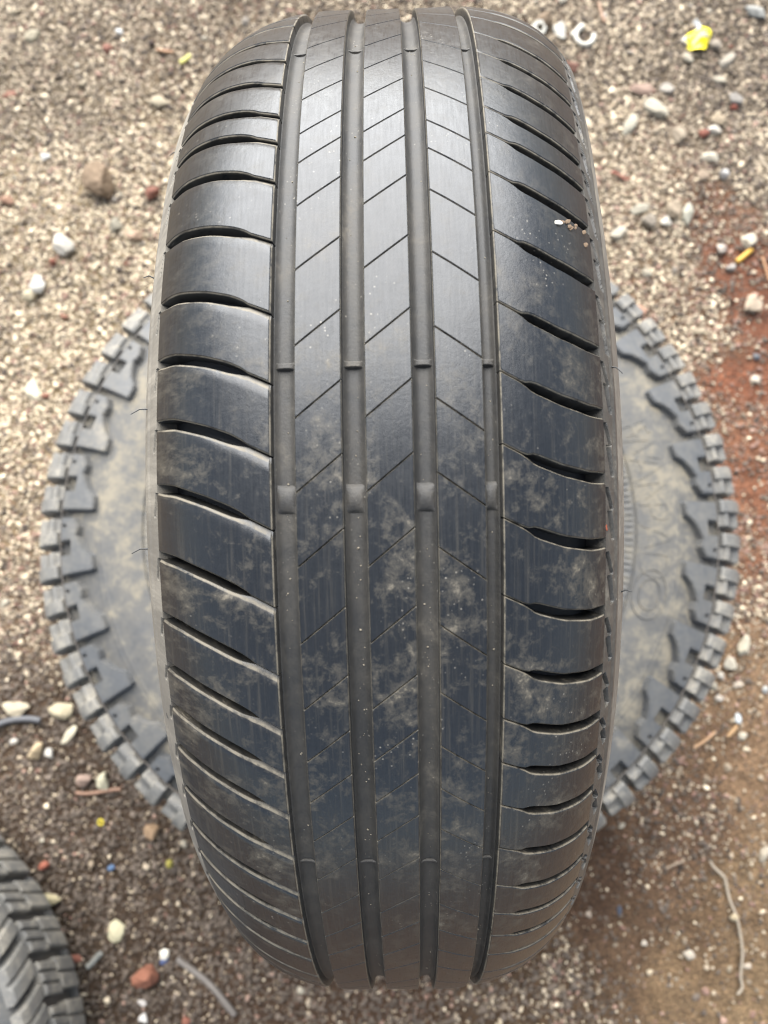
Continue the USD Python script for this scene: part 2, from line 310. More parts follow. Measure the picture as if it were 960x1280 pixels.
tc = np.array([0.0049, 0.0111, 0.6647]); yaw, roll = 0.0176, 0.0202
cy_, sy_, cr_, sr_ = math.cos(yaw), math.sin(yaw), math.cos(roll), math.sin(roll)
ROT = np.array([[cr_, -sr_, 0], [sr_, cr_, 0], [0, 0, 1]]) @ np.array([[cy_, 0, sy_], [0, 1, 0], [-sy_, 0, cy_]])
BASIS = np.stack([RIGHT, UP, VIEW])            # rows: camera axes in the world
TC_WORLD = CAM + tc @ BASIS
ROAD_BASE = TC_WORLD - np.array([0, 0, R])

def sag(th, w):
    # a tired, rimless tyre: its right shoulder stands fuller towards the top, its crown a little flatter there
    k = np.exp(-((th - 0.95) / 0.33) ** 2) * np.clip((w - .03) / .07, 0, 1)
    flat = np.where(th < 1.02, np.exp(-((th - 1.02) / .26) ** 2), np.exp(-(np.maximum(th - 2.0, 0) / .4) ** 2)) * (th > 0)
    k2 = np.exp(-((th + 0.9) / 0.3) ** 2) * np.clip((-w - .03) / .07, 0, 1)
    return .0085 * k + .004 * k2, .0075 * k - .0055 * flat - .001 * k2

def road_xyz(th, s, h):
    w, r = PR.at(s, h)
    th = np.mod(th + np.pi, 2 * np.pi) - np.pi
    dw, dr = sag(th, w); w = w + dw; r = r + dr
    p = np.stack([w, r * np.sin(th), -r * np.cos(th)], -1) @ ROT.T
    return p @ BASIS + (TC_WORLD - ROAD_BASE)

def road_uv(v):                                 # unrolled tread coordinate of points on the tyre
    p = (v - (TC_WORLD - ROAD_BASE)) @ BASIS.T @ ROT
    th = np.arctan2(p[:, 1], -p[:, 2]); rr = np.hypot(p[:, 1], p[:, 2])
    dw, dr = sag(th, p[:, 0]); dw, dr = sag(th, p[:, 0] - dw); p[:, 0] -= dw; rr = rr - dr
    top = np.interp(p[:, 0], PR.w[np.abs(PR.w) < .115], PR.r[np.abs(PR.w) < .115])
    return np.c_[th * R, p[:, 0] + (R - rr) * 0.5, np.minimum(rr - top, 0.0)]
CYL = {'cyl': road_uv}
def road_out(c):
    p = (c - (TC_WORLD - ROAD_BASE)) @ BASIS.T @ ROT
    th = np.arctan2(p[:, 1], -p[:, 2]); rr = np.hypot(p[:, 1], p[:, 2]) - .27
    q = np.stack([p[:, 0], rr * np.sin(th), -rr * np.cos(th)], -1) @ ROT.T @ BASIS
    return q

# pitches read along the left groove, continued round the back
L_in = [.784, .699, .63, .562, .495, .445, .379, .292, .199, .116, .033, -.05, -.138, -.219, -.288, -.348, -.411, -.483, -.556, -.622, -.686, -.756, -.849]
L_in = [1.084, 1.0, .93, .857] + L_in
seq = [.068, .084, .09, .083, .066, .062, .072, .088]
rest = 2 * np.pi - (L_in[0] - L_in[-1]); k = int(round(rest / np.mean(seq)))
ds = np.array([seq[i % 8] for i in range(k)]); ds *= rest / ds.sum()
PITCH_TH = list(L_in) + list(L_in[-1] - np.cumsum(ds)[:-1])           # falling angles, one turn
NP_ = len(PITCH_TH)
def pitch(i):
    return PITCH_TH[i % NP_] - 2 * np.pi * (i // NP_)

DEPTH = .0072
def block(curve, w0, w1, i, gap, full_ends=(True, True), nu=12, nv=7, bev=.0007, floor=None, lip=None, jitter=0.0):
    """one tread block between lateral cut i (top) and i+1: curve(w) = angle offset of the cuts; gap(w) = their width in metres"""
    s0, s1 = PR.s_of_w(w0), PR.s_of_w(w1)
    fl = -(floor or DEPTH) - .0004
    us = [s0 + (.0011 if full_ends[0] else 0), s0 + (.0004 if full_ends[0] else 0), s0 + (bev + .0004 if full_ends[0] else .0001)]; uh = [fl, -bev if full_ends[0] else 0, 0]
    if not full_ends[0]: us[0] = s0; uh[1] = -.0001
    us[0] = s0 - (.0003 if full_ends[0] else 0)
    inner = np.linspace(us[2], s1 - (bev + .0004 if full_ends[1] else .0001), nu)
    ue = [s1 - (.0004 if full_ends[1] else 0), s1 + (.0003 if full_ends[1] else 0)]; ueh = [-bev if full_ends[1] else -.0001, fl]
    S = np.r_[us[:2], inner, ue]; HU = np.r_[uh[:2], np.zeros(nu), ueh]
    W = np.interp(S, PR.s, PR.w); Rr = np.interp(S, PR.s, PR.r)
    off = curve(W); g = gap(W) / 2 / Rr; lp = (lip(W) if lip else np.zeros_like(W)) / Rr; b = bev / Rr
    hi = pitch(i) + off - g; lo = pitch(i + 1) + off + g
    rows = [hi, hi, hi - b - lp]; HV = [fl, None, 0]
    cols = np.linspace(0, 1, nv)
    a, c = hi - b - lp, lo + b
    TH = np.stack([hi, hi] + [a + (c - a) * t for t in cols] + [lo, lo], 1)
    hb = -bev - 0.45 * (lip(W) if lip else np.zeros_like(W))
    H = np.zeros_like(TH); H[:, 0] = fl; H[:, -1] = fl; H[:, 1] = hb; H[:, -2] = -bev
    H = np.minimum(H, HU[:, None])
    v = road_xyz(TH, np.repeat(S[:, None], TH.shape[1], 1), H).reshape(-1, 3)
    return orient(v, grid_faces(*TH.shape), road_out)

road = thing('road_tyre', 'worn black road tyre standing upright with four long tread grooves', 'tyre', ROAD_BASE)

# carcass: groove floors under the tread, then the smooth shoulder bands with their slits, down the sidewalls
GW = [(-.0434, -.0343), (-.0146, -.0059), (.0138, .0223), (.0423, .0486)]
WL_END, WR_END = -.0980, .0957
thn = 1500
tha = np.linspace(-np.pi, np.pi, thn, endpoint=False)
sL, sR = PR.s_of_w(WL_END), PR.s_of_w(WR_END)
smin, smax = PR.s[0], PR.s[-1]
for nm_, a_, b_, d_, mt_, lb_ in (('groove_floor', PR.s_of_w(-.0530), PR.s_of_w(.0570), DEPTH, CARCASS, 'brown grey floors of the long tread grooves'),
                             ('slot_floor', sL + .0003, PR.s_of_w(-.0530), DEPTH + .0022, SLOT, None), ('slot_floor', PR.s_of_w(.0570), sR - .0003, DEPTH + .0022, SLOT, None)):
    S_f = np.linspace(a_, b_, 40)
    nf = 260 if nm_ == 'groove_floor' else 40; S_f = np.linspace(a_, b_, nf); wf = np.interp(S_f, PR.s, PR.w); hf = np.full(nf, -d_)
    if nf > 40:
        for ga, gb in GW: hf += .0026 * np.clip(np.abs((wf - (ga + gb) / 2) / ((gb - ga) / 2)), 0, 1) ** 3 * (np.abs(wf - (ga + gb) / 2) < (gb - ga) / 2 + .0008)
    ta_ = tha[::3] if nf > 40 else tha
    v = road_xyz(np.repeat(ta_[:, None], nf, 1), np.repeat(S_f[None], len(ta_), 0), np.repeat(hf[None], len(ta_), 0)).reshape(-1, 3)
    put(nm_, orient(v, grid_faces(len(ta_), nf, True), road_out), mt_, road, smooth=True, primvars=CYL, label=lb_)

def slit_mask(th, s, side):
    """depth of the slanted slits cut in the shoulder band"""
    idx = np.searchsorted(-np.array(PITCH_TH), -th, side='right') - 1
    P0 = np.array([pitch(i) for i in range(NP_ + 1)])
    d = np.zeros_like(th)
    off = (.053 if side < 0 else -.038 + .010)
    t = th - off
    base = np.array(PITCH_TH)
    t = base[0] - np.mod(base[0] - t, 2 * np.pi)
    idx = np.clip(np.searchsorted(-base, -t, side='right') - 1, 0, NP_ - 1)
    hi = P0[idx]; lo = P0[idx + 1]; f = (hi - t) / (hi - lo)
    s_ = np.abs(s) - (abs(sL) if side < 0 else sR)
    if side > 0:
        for f0, f1, a, b, wd in ((.15, .50, .0012, .0062, .0011), (.50, .97, .0036, .0078, .0014)):
            q = (f - f0) / (f1 - f0); line = a + (b - a) * q
            d = np.maximum(d, np.where((q > 0) & (q < 1), np.clip(1.6 - np.abs(s_ - line) / wd, 0, 1), 0))
    else:
        for f0, f1, a, b, wd in ((.06, .42, .0008, .0030, .0008),):
            q = (f - f0) / (f1 - f0); line = a + (b - a) * q
            d = np.maximum(d, np.where((q > 0) & (q < 1), np.clip(1.5 - np.abs(s_ - line) / wd, 0, 1), 0))
    return d

thb = np.linspace(-np.pi, np.pi, 3000, endpoint=False)
for side, sw in ((-1, sL), (1, sR)):
    S_b = np.r_[np.linspace(0, .0085, 22), np.linspace(.0092, .016, 10)]
    TH, SS = np.meshgrid(thb, S_b, indexing='ij'); SA = (sw + side * SS)
    H = -.0042 * slit_mask(TH, SA, side)
    H += -.0004 * np.exp(-((SS - .0095) / .0006) ** 2) + .0005 * np.exp(-((SS - .0125) / .0009) ** 2)
    # inner step wall down to the groove floor
    TH = np.c_[thb, TH]; SA = np.c_[np.full(len(thb), sw), SA]; H = np.c_[np.full(len(thb), -DEPTH - .0026), H]
    v = road_xyz(TH, SA, H).reshape(-1, 3)
    put('shoulder_band', orient(v, grid_faces(len(thb), TH.shape[1], True), road_out), SIDEWALL if side < 0 else BAND, road, smooth=40, primvars=CYL)
    send = smax if side > 0 else -smin
    S_w = np.linspace(abs(sw) + .016, send, 60)
    H = np.zeros(60)
    for c0, wd, hh in ((.012, .0008, -.0005), (.019, .0012, .0006), (.030, .001, .0005), (.046, .004, .0012)):
        H += hh * np.exp(-((S_w - abs(sw) - .016 - c0) / wd) ** 2)
    # bead and inner liner
    wE, rE = PR.at(side * send)
    TH, SA = np.meshgrid(tha, side * S_w, indexing='ij')
    v = road_xyz(TH, SA, np.repeat(H[None], thn, 0))
    lin_s = np.linspace(send, abs(sw) * .2, 24)
    TH2, SA2 = np.meshgrid(tha, side * lin_s, indexing='ij')
    v2 = road_xyz(TH2, SA2, np.repeat(np.linspace(-.014, -.016, 24)[None], thn, 0))
    v = np.concatenate([v, v2], 1).reshape(-1, 3)
    fq = grid_faces(thn, 84, True)
    put('sidewall', orient(v, fq[:], road_out), SIDEWALL, road, smooth=40, primvars=CYL)
lin_s = np.linspace(-abs(sL) * .21, abs(sR) * .21, 12)
TH2, SA2 = np.meshgrid(tha[::3], lin_s, indexing='ij')
v = road_xyz(TH2, SA2, np.full_like(TH2, -.0162)).reshape(-1, 3)
v, f = orient(v, grid_faces(TH2.shape[0], 12, True), road_out)
put('inner_liner', (v, f[:, ::-1]), CARCASS, road, smooth=True, primvars=CYL)

ip = lambda xs_, ys_: (lambda w: np.interp(w, xs_, ys_))
thin = lambda w: np.full_like(w, .00045)
cur_rib = lambda a, b, w0, w1: (lambda w: a + (b - a) * (w - w0) / (w1 - w0))
rs_ = np.random.default_rng(5)
for i in range(NP_):
    far = not (-1.15 < pitch(i) < 1.15)
    nu, nv = (4, 3) if far else (14, 8)
    cl = ip([-.104, -.098, -.088, -.072, -.0555, -.0434], [.0545, .053, .049, .0345, .0165, 0])
    gl = ip([-.0975, -.094, -.062, -.0565, -.0545], [.0034, .0042, .0042, .0030, .0008])
    lipl = ip([-.075, -.058, -.055, -.043], [.0004, .0008, .0020, .0022])
    put('shoulder_block', block(cl, WL_END, GW[0][0], i, gl, (False, True), nu + 8, nv, lip=lipl, floor=DEPTH + .0024), TREAD, road, primvars=CYL)
    crr = ip([.049, .0592, .075, .088, .0957], [.010, -.0045, -.0205, -.028, -.0285])
    gr = ip([.0565, .0592, .0625, .093, .0957], [.0006, .0014, .0044, .0046, .0040])
    put('shoulder_block', block(crr, GW[3][1], WR_END, i, gr, (True, False), nu + 8, nv, bev=.0006, floor=DEPTH + .0024), TREAD, road, primvars=CYL)
    put('rib_block', block(cur_rib(-.042, .003, GW[0][1], GW[1][0]), GW[0][1], GW[1][0], i, thin, nu=nu, nv=nv, bev=.00038), TREAD, road, primvars=CYL)
    put('rib_block', block(cur_rib(-.042, .003, GW[1][1], GW[2][0]), GW[1][1], GW[2][0], i, thin, nu=nu, nv=nv, bev=.00038), TREAD, road, primvars=CYL)
    put('rib_block', block(cur_rib(-.020, -.060, GW[2][1], GW[3][0]), GW[2][1], GW[3][0], i, thin, nu=nu, nv=nv, bev=.00038), TREAD, road, primvars=CYL)

# raised wear bars across the grooves: a thin double bar, a broad bump, a faint line
for gi, (a, b) in enumerate(GW):
    for th0, th1, hgt, rnd in ((.1450, .1355, .0026, 1), (.002, -.032, .0026, 3), (-.509, -.513, .0012, 1), (.694, .690, .0012, 1)):
        s0, s1 = PR.s_of_w(a + .0006), PR.s_of_w(b - .0006)
        t = np.linspace(0, 1, 15); prof = hgt * (np.clip(np.minimum(t, 1 - t) / .18, 0, 1) ** .7 if rnd == 1 else np.sin(np.pi * np.clip(t, 0, 1)) ** .55)
        u = np.linspace(0, 1, 9); pu = np.sin(np.pi * u) ** .5
        TH = np.repeat((th0 + (th1 - th0) * t)[None], 9, 0); SS = np.repeat((s0 + (s1 - s0) * u)[:, None], 15, 1)
        v = road_xyz(TH, SS, -DEPTH - .0002 + .0018 * np.abs(2 * u - 1)[:, None] ** 3 + pu[:, None] * prof[None]).reshape(-1, 3)
        put('wear_bar', orient(v, grid_faces(9, 15), road_out), BAR, road, smooth=80, primvars=CYL)

# moulding hairs: thin rubber whiskers left on the sidewall
def road_pt(th, w, h=0.0, side_s=None):
    s = side_s if side_s is not None else PR.s_of_w(w)
    return road_xyz(np.array([th]), np.array([s]), np.array([h]))[0]
for th, s, d, ln in ((.34, sL - .022, (-1, .35, .4), .006), (-.085, sL - .028, (-1, -.05, .2), .008), (-.16, sR + .024, (.9, .35, .4), .006), (.12, sL - .016, (-.9, -.1, .3), .008), (.66, sL - .026, (-1, .1, .3), .005), (-.33, sL - .012, (.3, .1, .9), .006), (.16, sR + .012, (.8, -.3, .5), .006)):
    p0 = road_pt(th, 0, -.0005, s); d = np.array(d) / np.linalg.norm(d)
    put('rubber_hair', tube([p0, p0 + d * ln * .5, p0 + d * ln + np.array([0, -.002, -.001])], .0004, 6, .5), HAIR, road, smooth=True)


# ------------------------------------------------------------------ the mud tyre lying flat beneath it
MR = .395                                        # radius of the moulding seam
mud_top = [(.425, .135), (.4255, .17), (.427, .200), (.4235, .221), (.4125, .237), (.395, .2455), (.378, .2545), (.358, .2625), (.338, .2675), (.318, .2695), (.300, .268), (.282, .262), (.264, .252), (.248, .240), (.236, .229), (.228, .219), (.2265, .207), (.232, .196)]
mt = np.array(mud_top)                           # (r, z) from the equator up and inward
class Ring:
    """the same idea for a tyre lying flat: s runs from the equator up over the seam and in to the bead"""
    def __init__(self, pts):
        from scipy.interpolate import PchipInterpolator
        pts = np.asarray(pts, float)
        L = np.r_[0, np.cumsum(np.linalg.norm(np.diff(pts, axis=0), axis=1))]; u = np.linspace(0, L[-1], 900)
        self.r, self.z, self.s = PchipInterpolator(L, pts[:, 0])(u), PchipInterpolator(L, pts[:, 1])(u), u
        tr, tz = np.gradient(self.r, u), np.gradient(self.z, u)
        self.nr, self.nz = tz, -tr
        l = np.hypot(self.nr, self.nz); self.nr /= l; self.nz /= l
    def at(self, s, h=0):
        r, z, a, b = (np.interp(s, self.s, k) for k in (self.r, self.z, self.nr, self.nz))
        return r + h * a, z + h * b
    def s_of_r(self, r):
        return np.interp(-r, -self.r[self.s > .05], self.s[self.s > .05])
MUD = Ring(mt)
def mud_xyz(a, s, h, flip=False):
    r, z = MUD.at(s, h)
    if flip: z = .270 - z
    return np.stack([r * np.cos(a), r * np.sin(a), z], -1)
def mud_out(c, rc=.33, zc=.135):
    a = np.arctan2(c[:, 1], c[:, 0]); rr = np.hypot(c[:, 0], c[:, 1]) - rc
    return np.stack([rr * np.cos(a), rr * np.sin(a), c[:, 2] - zc], -1)
mud = thing('mud_terrain_tyre', 'big dusty off-road tyre lying flat with chunky side lugs', 'tyre', (0, 0, 0))
S_SEAM = float(MUD.s_of_r(.395))
NA = 1440
aa = np.linspace(0, 2 * np.pi, NA, endpoint=False)
ss = np.linspace(0, MUD.s[-1], 190)
A, S = np.meshgrid(aa, ss, indexing='ij')
RRs = MUD.at(ss)[0]
Hs = sum(hh * np.exp(-((RRs - rc) / wd) ** 2) * (ss > S_SEAM) for rc, wd, hh in ((.294, .0010, -.0018), (.262, .004, .002), (.244, .0012, .0014), (.3455, .0007, .0008), (.281, .003, .0010)))
HH = np.repeat(Hs[None], NA, 0)
HH = HH + .0007 * (np.sin(aa * 240) > 0)[:, None] * ((RRs > .284) & (RRs < .2915) & (ss > S_SEAM))[None]
for rc_ in (.3515, .2985, .273, .269): HH = HH + .0006 * (np.abs(RRs - rc_) < .0009)[None] * (ss > S_SEAM)[None]
top = mud_xyz(A, S, HH)
bot = mud_xyz(A, S, HH * 0, True)
# one closed skin: bottom bead .. equator .. top bead, then the liner back
ln = np.array([(.232, .196), (.25, .222), (.275, .243), (.31, .254), (.35, .247), (.385, .228), (.402, .2), (.404, .135), (.402, .07), (.385, .042), (.35, .023), (.31, .016), (.275, .027), (.25, .048), (.232, .074)])
liner = np.stack([np.outer(np.cos(aa), ln[:, 0]), np.outer(np.sin(aa), ln[:, 0]), np.repeat(ln[None, :, 1], NA, 0)], -1)
v = np.concatenate([bot[:, ::-1], top[:, 1:], liner[:, 1:]], 1)
put('carcass', orient(v.reshape(-1, 3), grid_faces(NA, v.shape[1], True), mud_out), MUD_WALL, mud, smooth=50)
# seam: thin brown ridge
t8 = np.linspace(0, 2 * np.pi, 7)
A, K = np.meshgrid(np.linspace(0, 2 * np.pi, 360, endpoint=False), t8, indexing='ij')
r0, z0 = MUD.at(S_SEAM, .0088)
v = np.stack([(r0 + .0011 * np.cos(K)) * np.cos(A), (r0 + .0011 * np.cos(K)) * np.sin(A), z0 + .0011 * np.sin(K)], -1).reshape(-1, 3)
put('moulding_seam', orient(v, grid_faces(360, 7, True), lambda c: mud_out(c, r0, z0)), SEAM, mud, smooth=True)

NL = 31; A_OFF = math.radians(4.0)
def tread_block(k, flip=False):
    """shoulder block seen from above: a smooth step, then a lower step with two bars, then the open gap (angles run clockwise)"""
    p = 2 * np.pi / (2 * NL); a0 = A_OFF - k * p
    fr = np.array([0, .02, .05, .12, .22, .34, .37, .40, .46, .55, .65, .75, .77, .80, .83]); low = (fr > .385)
    ssb = np.linspace(S_SEAM - .0015, S_SEAM - .068, 25)
    q = np.linspace(0, 1, 25)
    jit = 1 + .10 * (rs_.random() - .5)
    H = np.full((len(fr), 25), .0150 * jit)
    bars = np.exp(-((q - .16) / .055) ** 4) + np.exp(-((q - .46) / .055) ** 4) + np.exp(-((q - .80) / .09) ** 4)
    H[low] = (.0078 + .0058 * np.clip(bars, 0, 1))[None]
    H *= np.clip(q / .05, .70, 1)[None]
    for e in (0, -1): H[e] = -.001
    H[1] -= .0012; H[-2] -= .0010
    H[:, 0] = -.001; H[:, -1] = -.001
    Aang = a0 - fr[:, None] * p + np.zeros((1, 25))
    Aang[0] = Aang[1] + .0006; Aang[-1] = Aang[-2] - .0006
    Sg = np.repeat(ssb[None], len(fr), 0); Sg[:, 0] = Sg[:, 1] + .0003; Sg[:, -1] = Sg[:, -2] - .0003
    if flip: Aang = -Aang
    v = mud_xyz(Aang, Sg, H, flip).reshape(-1, 3)
    return orient(v, grid_faces(len(fr), 25), mud_out)
for k in range(2 * NL):
    put('tread_block', tread_block(k), MUD_BLOCK, mud, smooth=25)
for k in range(2 * NL):
    put('lower_tread_block', tread_block(k, True), MUD_BLOCK, mud, smooth=25)
# side lugs
from shapely.geometry import Polygon, box as sbox
from shapely.ops import unary_union
LUG = Polygon([(1, 0), (.5, 30), (0, 43), (2, 45.5), (12, 45.5), (19, 44), (28, 35), (38, 29), (48, 24), (53, 25.5), (59, 26), (66, 22), (71, 18), (71.5, 0)])
LUG = LUG.difference(sbox(25.0, -1, 42.5, 15.5)).difference(sbox(60, 4.0, 62, 8.0).buffer(.2))
def to_cs(poly):
    rings = [np.array(poly.exterior.coords)[:-1]] + [np.array(r_.coords)[:-1] for r_ in poly.interiors]
    return manifold3d.CrossSection(rings, manifold3d.FillRule.EvenOdd)
def lug(k, flip=False):
    jx = 1 + .05 * (rs_.random() - .5)
    m_ = manifold3d.Manifold()
    for bf, z0_, z1_ in ((1.5, 0, 1.6), (.7, 0, 3.2), (0, 0, 9.8), (-.5, 9.7, 10.7), (-1.2, 10.6, 11.4), (-2.2, 11.3, 11.8)):
        m_ = m_ + manifold3d.Manifold.extrude(to_cs(LUG.buffer(bf, quad_segs=2)), z1_ - z0_).translate((0, 0, z0_))
    m = m_.refine_to_length(9).to_mesh()
    p, f = np.array(m.vert_properties[:, :3], float), np.array(m.tri_verts)
    a = A_OFF - .004 - 2 * np.pi / NL * k - p[:, 0] * .001 / MR; d = p[:, 1] * .001 * jx; h = p[:, 2] * .001 - .0008
    h = np.where(p[:, 2] > 3, h * (1 - .25 * np.clip(d / .045, 0, 1)), h)
    if flip: a = -a
    v = mud_xyz(a, S_SEAM + .0014 + d, h, flip)
    return orient(v, f, mud_out)
for k in range(NL):
    put('side_lug', lug(k), MUD_LUG, mud, smooth=25)
for k in range(NL):
    put('lower_side_lug', lug(k, True), MUD_LUG, mud, smooth=25)
# middle tread blocks round the wall
for k in range(2 * NL):
    p = 2 * np.pi / (2 * NL); a0 = A_OFF - k * p
    A, Z = np.meshgrid(a0 - p * np.array([.08, .08, .12, .5, .76, .80, .80]), np.array([.100, .100, .104, .135, .166, .170, .170]), indexing='ij')
    A = A + (Z - .135) * 1.2
    H = np.full(A.shape, .4385); H[[0, -1]] = .42; H[:, [0, -1]] = .42; H[[1, -2]] = .4375; H[:, [1, -2]] = np.minimum(H[:, [1, -2]], .4375)
    v = np.stack([H * np.cos(A), H * np.sin(A), Z], -1).reshape(-1, 3)
    put('centre_tread_block', orient(v, grid_faces(7, 7), mud_out), MUD_BLOCK, mud, smooth=25)
# worn raised lettering on the right of the sidewall, tops outward, reading down the picture
def letter(ch, ang, r_base, size, squeeze=1.0, depth=.0008):
    m = meshkit.text_mesh(ch, size, depth)
    m = trimesh.Trimesh(*trimesh.remesh.subdivide_to_size(m.vertices, m.faces, .006))
    p = m.vertices; x = (p[:, 0] - p[:, 0].mean()) * squeeze; rr = r_base + p[:, 1]
    a = ang - x / .32
    v = mud_xyz(a, MUD.s_of_r(rr), p[:, 2] - .0002)
    return orient(v, np.array(m.faces), mud_out)
for ch, deg, sq in (('F', 21.5, .9), ('W', 17.0, 1.0), ('A', 11.8, 1.1), ('N', 6.6, .95), ('P', 2.6, .9), ('A', -3.6, 1.1), ('D', -9.0, 1.15)):
    put('raised_letter', letter(ch, math.radians(deg), .300, .037, sq), MUD_WALL, mud, smooth=25)
# oval badge below the letters
t = np.linspace(0, 2 * np.pi, 40)
for sx in (1.0, .62):
    pts = [mud_xyz(np.array([math.radians(-16.0) - .030 * sx * math.cos(q) / .32 * 1.0]), np.array([MUD.s_of_r(.318 + .020 * sx * math.sin(q))]), np.array([.0004]))[0] for q in t]
    put('badge_outline', tube(pts, .0007, 6), MUD_WALL, mud, smooth=True)


# ------------------------------------------------------------------ the tyre in the lower left corner, lying flat
C3 = np.array([MUD_R3[0], MUD_R3[1]]); R3 = .417
third = thing('all_terrain_tyre', 'grey off-road tyre cut off by the lower left corner', 'tyre', (C3[0], C3[1], height(*[np.array([q]) for q in C3])[0] - .004))
pr3 = np.array([(.25, .045), (.262, .022), (.30, .006), (.345, .006), (.375, .018), (.393, .034), (.403, .052), (.407, .08), (.408, .12), (.408, .16), (.405, .195), (.393, .215), (.37, .235), (.33, .246), (.29, .243), (.262, .226), (.25, .20)])
from scipy.interpolate import PchipInterpolator
L3 = np.r_[0, np.cumsum(np.linalg.norm(np.diff(pr3, axis=0), axis=1))]; u3 = np.linspace(0, L3[-1], 80)
o3 = np.c_[PchipInterpolator(L3, pr3[:, 0])(u3), PchipInterpolator(L3, pr3[:, 1])(u3)]
i3 = np.array([(.262, .20), (.29, .222), (.34, .226), (.38, .2), (.39, .125), (.38, .05), (.34, .024), (.29, .03), (.262, .05)])
pp = np.vstack([o3, i3]); a3 = np.linspace(0, 2 * np.pi, 360, endpoint=False)
v = np.stack([np.outer(np.cos(a3), pp[:, 0]), np.outer(np.sin(a3), pp[:, 0]), np.repeat(pp[None, :, 1], 360, 0)], -1).reshape(-1, 3)
out3 = lambda c: mud_out(c, .33, .125)
put('carcass', orient(v, grid_faces(360, len(pp), True), out3), MUD_LUG, third, smooth=50)
def wall_r(z):
    m = slice(20, 62)
    zz, rr = o3[:, 1], o3[:, 0]
    k = (rr > .36)
    return np.interp(z, zz[k], rr[k])
def wall_block(a0, a1, z0, z1, hgt, slant=0.0, n=(9, 9), sipes=(), bev=.0016, foot=0.0):
    t = np.r_[0, 0, np.linspace(.05, .95, n[0]), 1, 1]; q = np.r_[0, 0, np.linspace(.05, .95, n[1]), 1, 1]
    Tt, Qq = np.meshgrid(t, q, indexing='ij')
    Z = z0 + (z1 - z0) * Qq; A = a0 + (a1 - a0) * Tt + slant * (Z - z0)
    H = np.full(A.shape, hgt)
    for sa, sw_, dp in sipes: H -= dp * np.exp(-((Tt - sa) / sw_) ** 4)
    H[[0, -1]] = -.002; H[:, [0, -1]] = -.002
    H[[1, -2]] = np.minimum(H[[1, -2]], hgt - bev); H[:, [1, -2]] = np.minimum(H[:, [1, -2]], hgt - bev)
    H = H + np.where(H > 0, foot * (.5 - Qq), 0)
    rr = wall_r(Z) + H
    v = np.stack([rr * np.cos(A), rr * np.sin(A), Z], -1).reshape(-1, 3)
    return orient(v, grid_faces(*A.shape), out3)
N3 = 48
for k in range(N3):
    p = 2 * np.pi / N3; a0 = k * p + .02
    long = k % 2
    put('side_lug', wall_block(a0 + p * .04, a0 + p * .90, .022 if long else .034, .062, .0085, .6, (7, 7)), MUD_LUG, third, smooth=30)
    put('shoulder_block', wall_block(a0 + p * .06, a0 + p * .80, .062, .108, .0135, .9, (25, 9), sipes=((.52, .045, .004),), foot=.002), MUD_BLOCK, third, smooth=30)
    put('tread_block', wall_block(a0 + p * (.30), a0 + p * 1.05, .112, .150, .0135, .9, (25, 7), sipes=((.35, .045, .0045), (.7, .045, .0045))), MUD_BLOCK, third, smooth=30)
    put('upper_tread_block', wall_block(a0 + p * .1, a0 + p * .9, .154, .205, .0105, -.6, (9, 7), sipes=((.5, .05, .004),)), MUD_BLOCK, third, smooth=30)


# ------------------------------------------------------------------ stones and litter lying on the ground
def rock_mesh(seed, sub=3, flat=.62, rough=.28, angular=.0, stretch=(1, 1)):
    m = trimesh.creation.icosphere(subdivisions=sub)
    v = m.vertices.copy(); r_ = np.random.default_rng(seed)
    v *= (1 + (.45 + rough) * (meshkit.noise(v * 1.1 + seed * 3.1, seed) - .5))[:, None]
    for _ in range(int(6 + 9 * angular)):        # broken faces
        d = r_.normal(size=3); d[2] *= .8; d /= np.linalg.norm(d); c = .52 + .34 * r_.random()
        over = np.clip(v @ d - c, 0, None); v -= np.outer(over * (.70 + .28 * angular), d)
    if sub > 1: v *= (1 + .30 * (meshkit.fbm(v * 2.6 + seed, 3, seed + 9) - .5))[:, None]
    if sub > 2: v *= (1 + .16 * (meshkit.fbm(v * 7.0 + seed, 2, seed + 19) - .5))[:, None]
    e = np.abs(v[:, :2]).max(0); v[:, :2] /= e; v[:, 2] /= np.abs(v[:, 2]).max()
    v *= [stretch[0], stretch[1], flat]
    return v, np.array(m.faces)

_mats = {}
def colour_mat(rgb, k=.56):
    g_ = np.mean(rgb); rgb = tuple(int(round(g_ + (c - g_) * (.80 if max(rgb) - min(rgb) < 90 else .72))) for c in rgb)
    key = tuple(rgb)
    if key not in _mats:
        c = np.array(alb(rgb, k)); nm = 'stone_tone' if not _mats else f'stone_tone_{len(_mats):03d}'
        _mats[key] = stone_mat(nm, tuple(c * .62), tuple(np.minimum(c * 1.18, .85)), tuple(c), scale=110.0, rnd=False)
    return _mats[key]

def on_ground(px, py):
    p = ray((px, py), 0.0)
    for _ in range(3): p = ray((px, py), float(height(np.array([p[0]]), np.array([p[1]]))[0]))
    return p

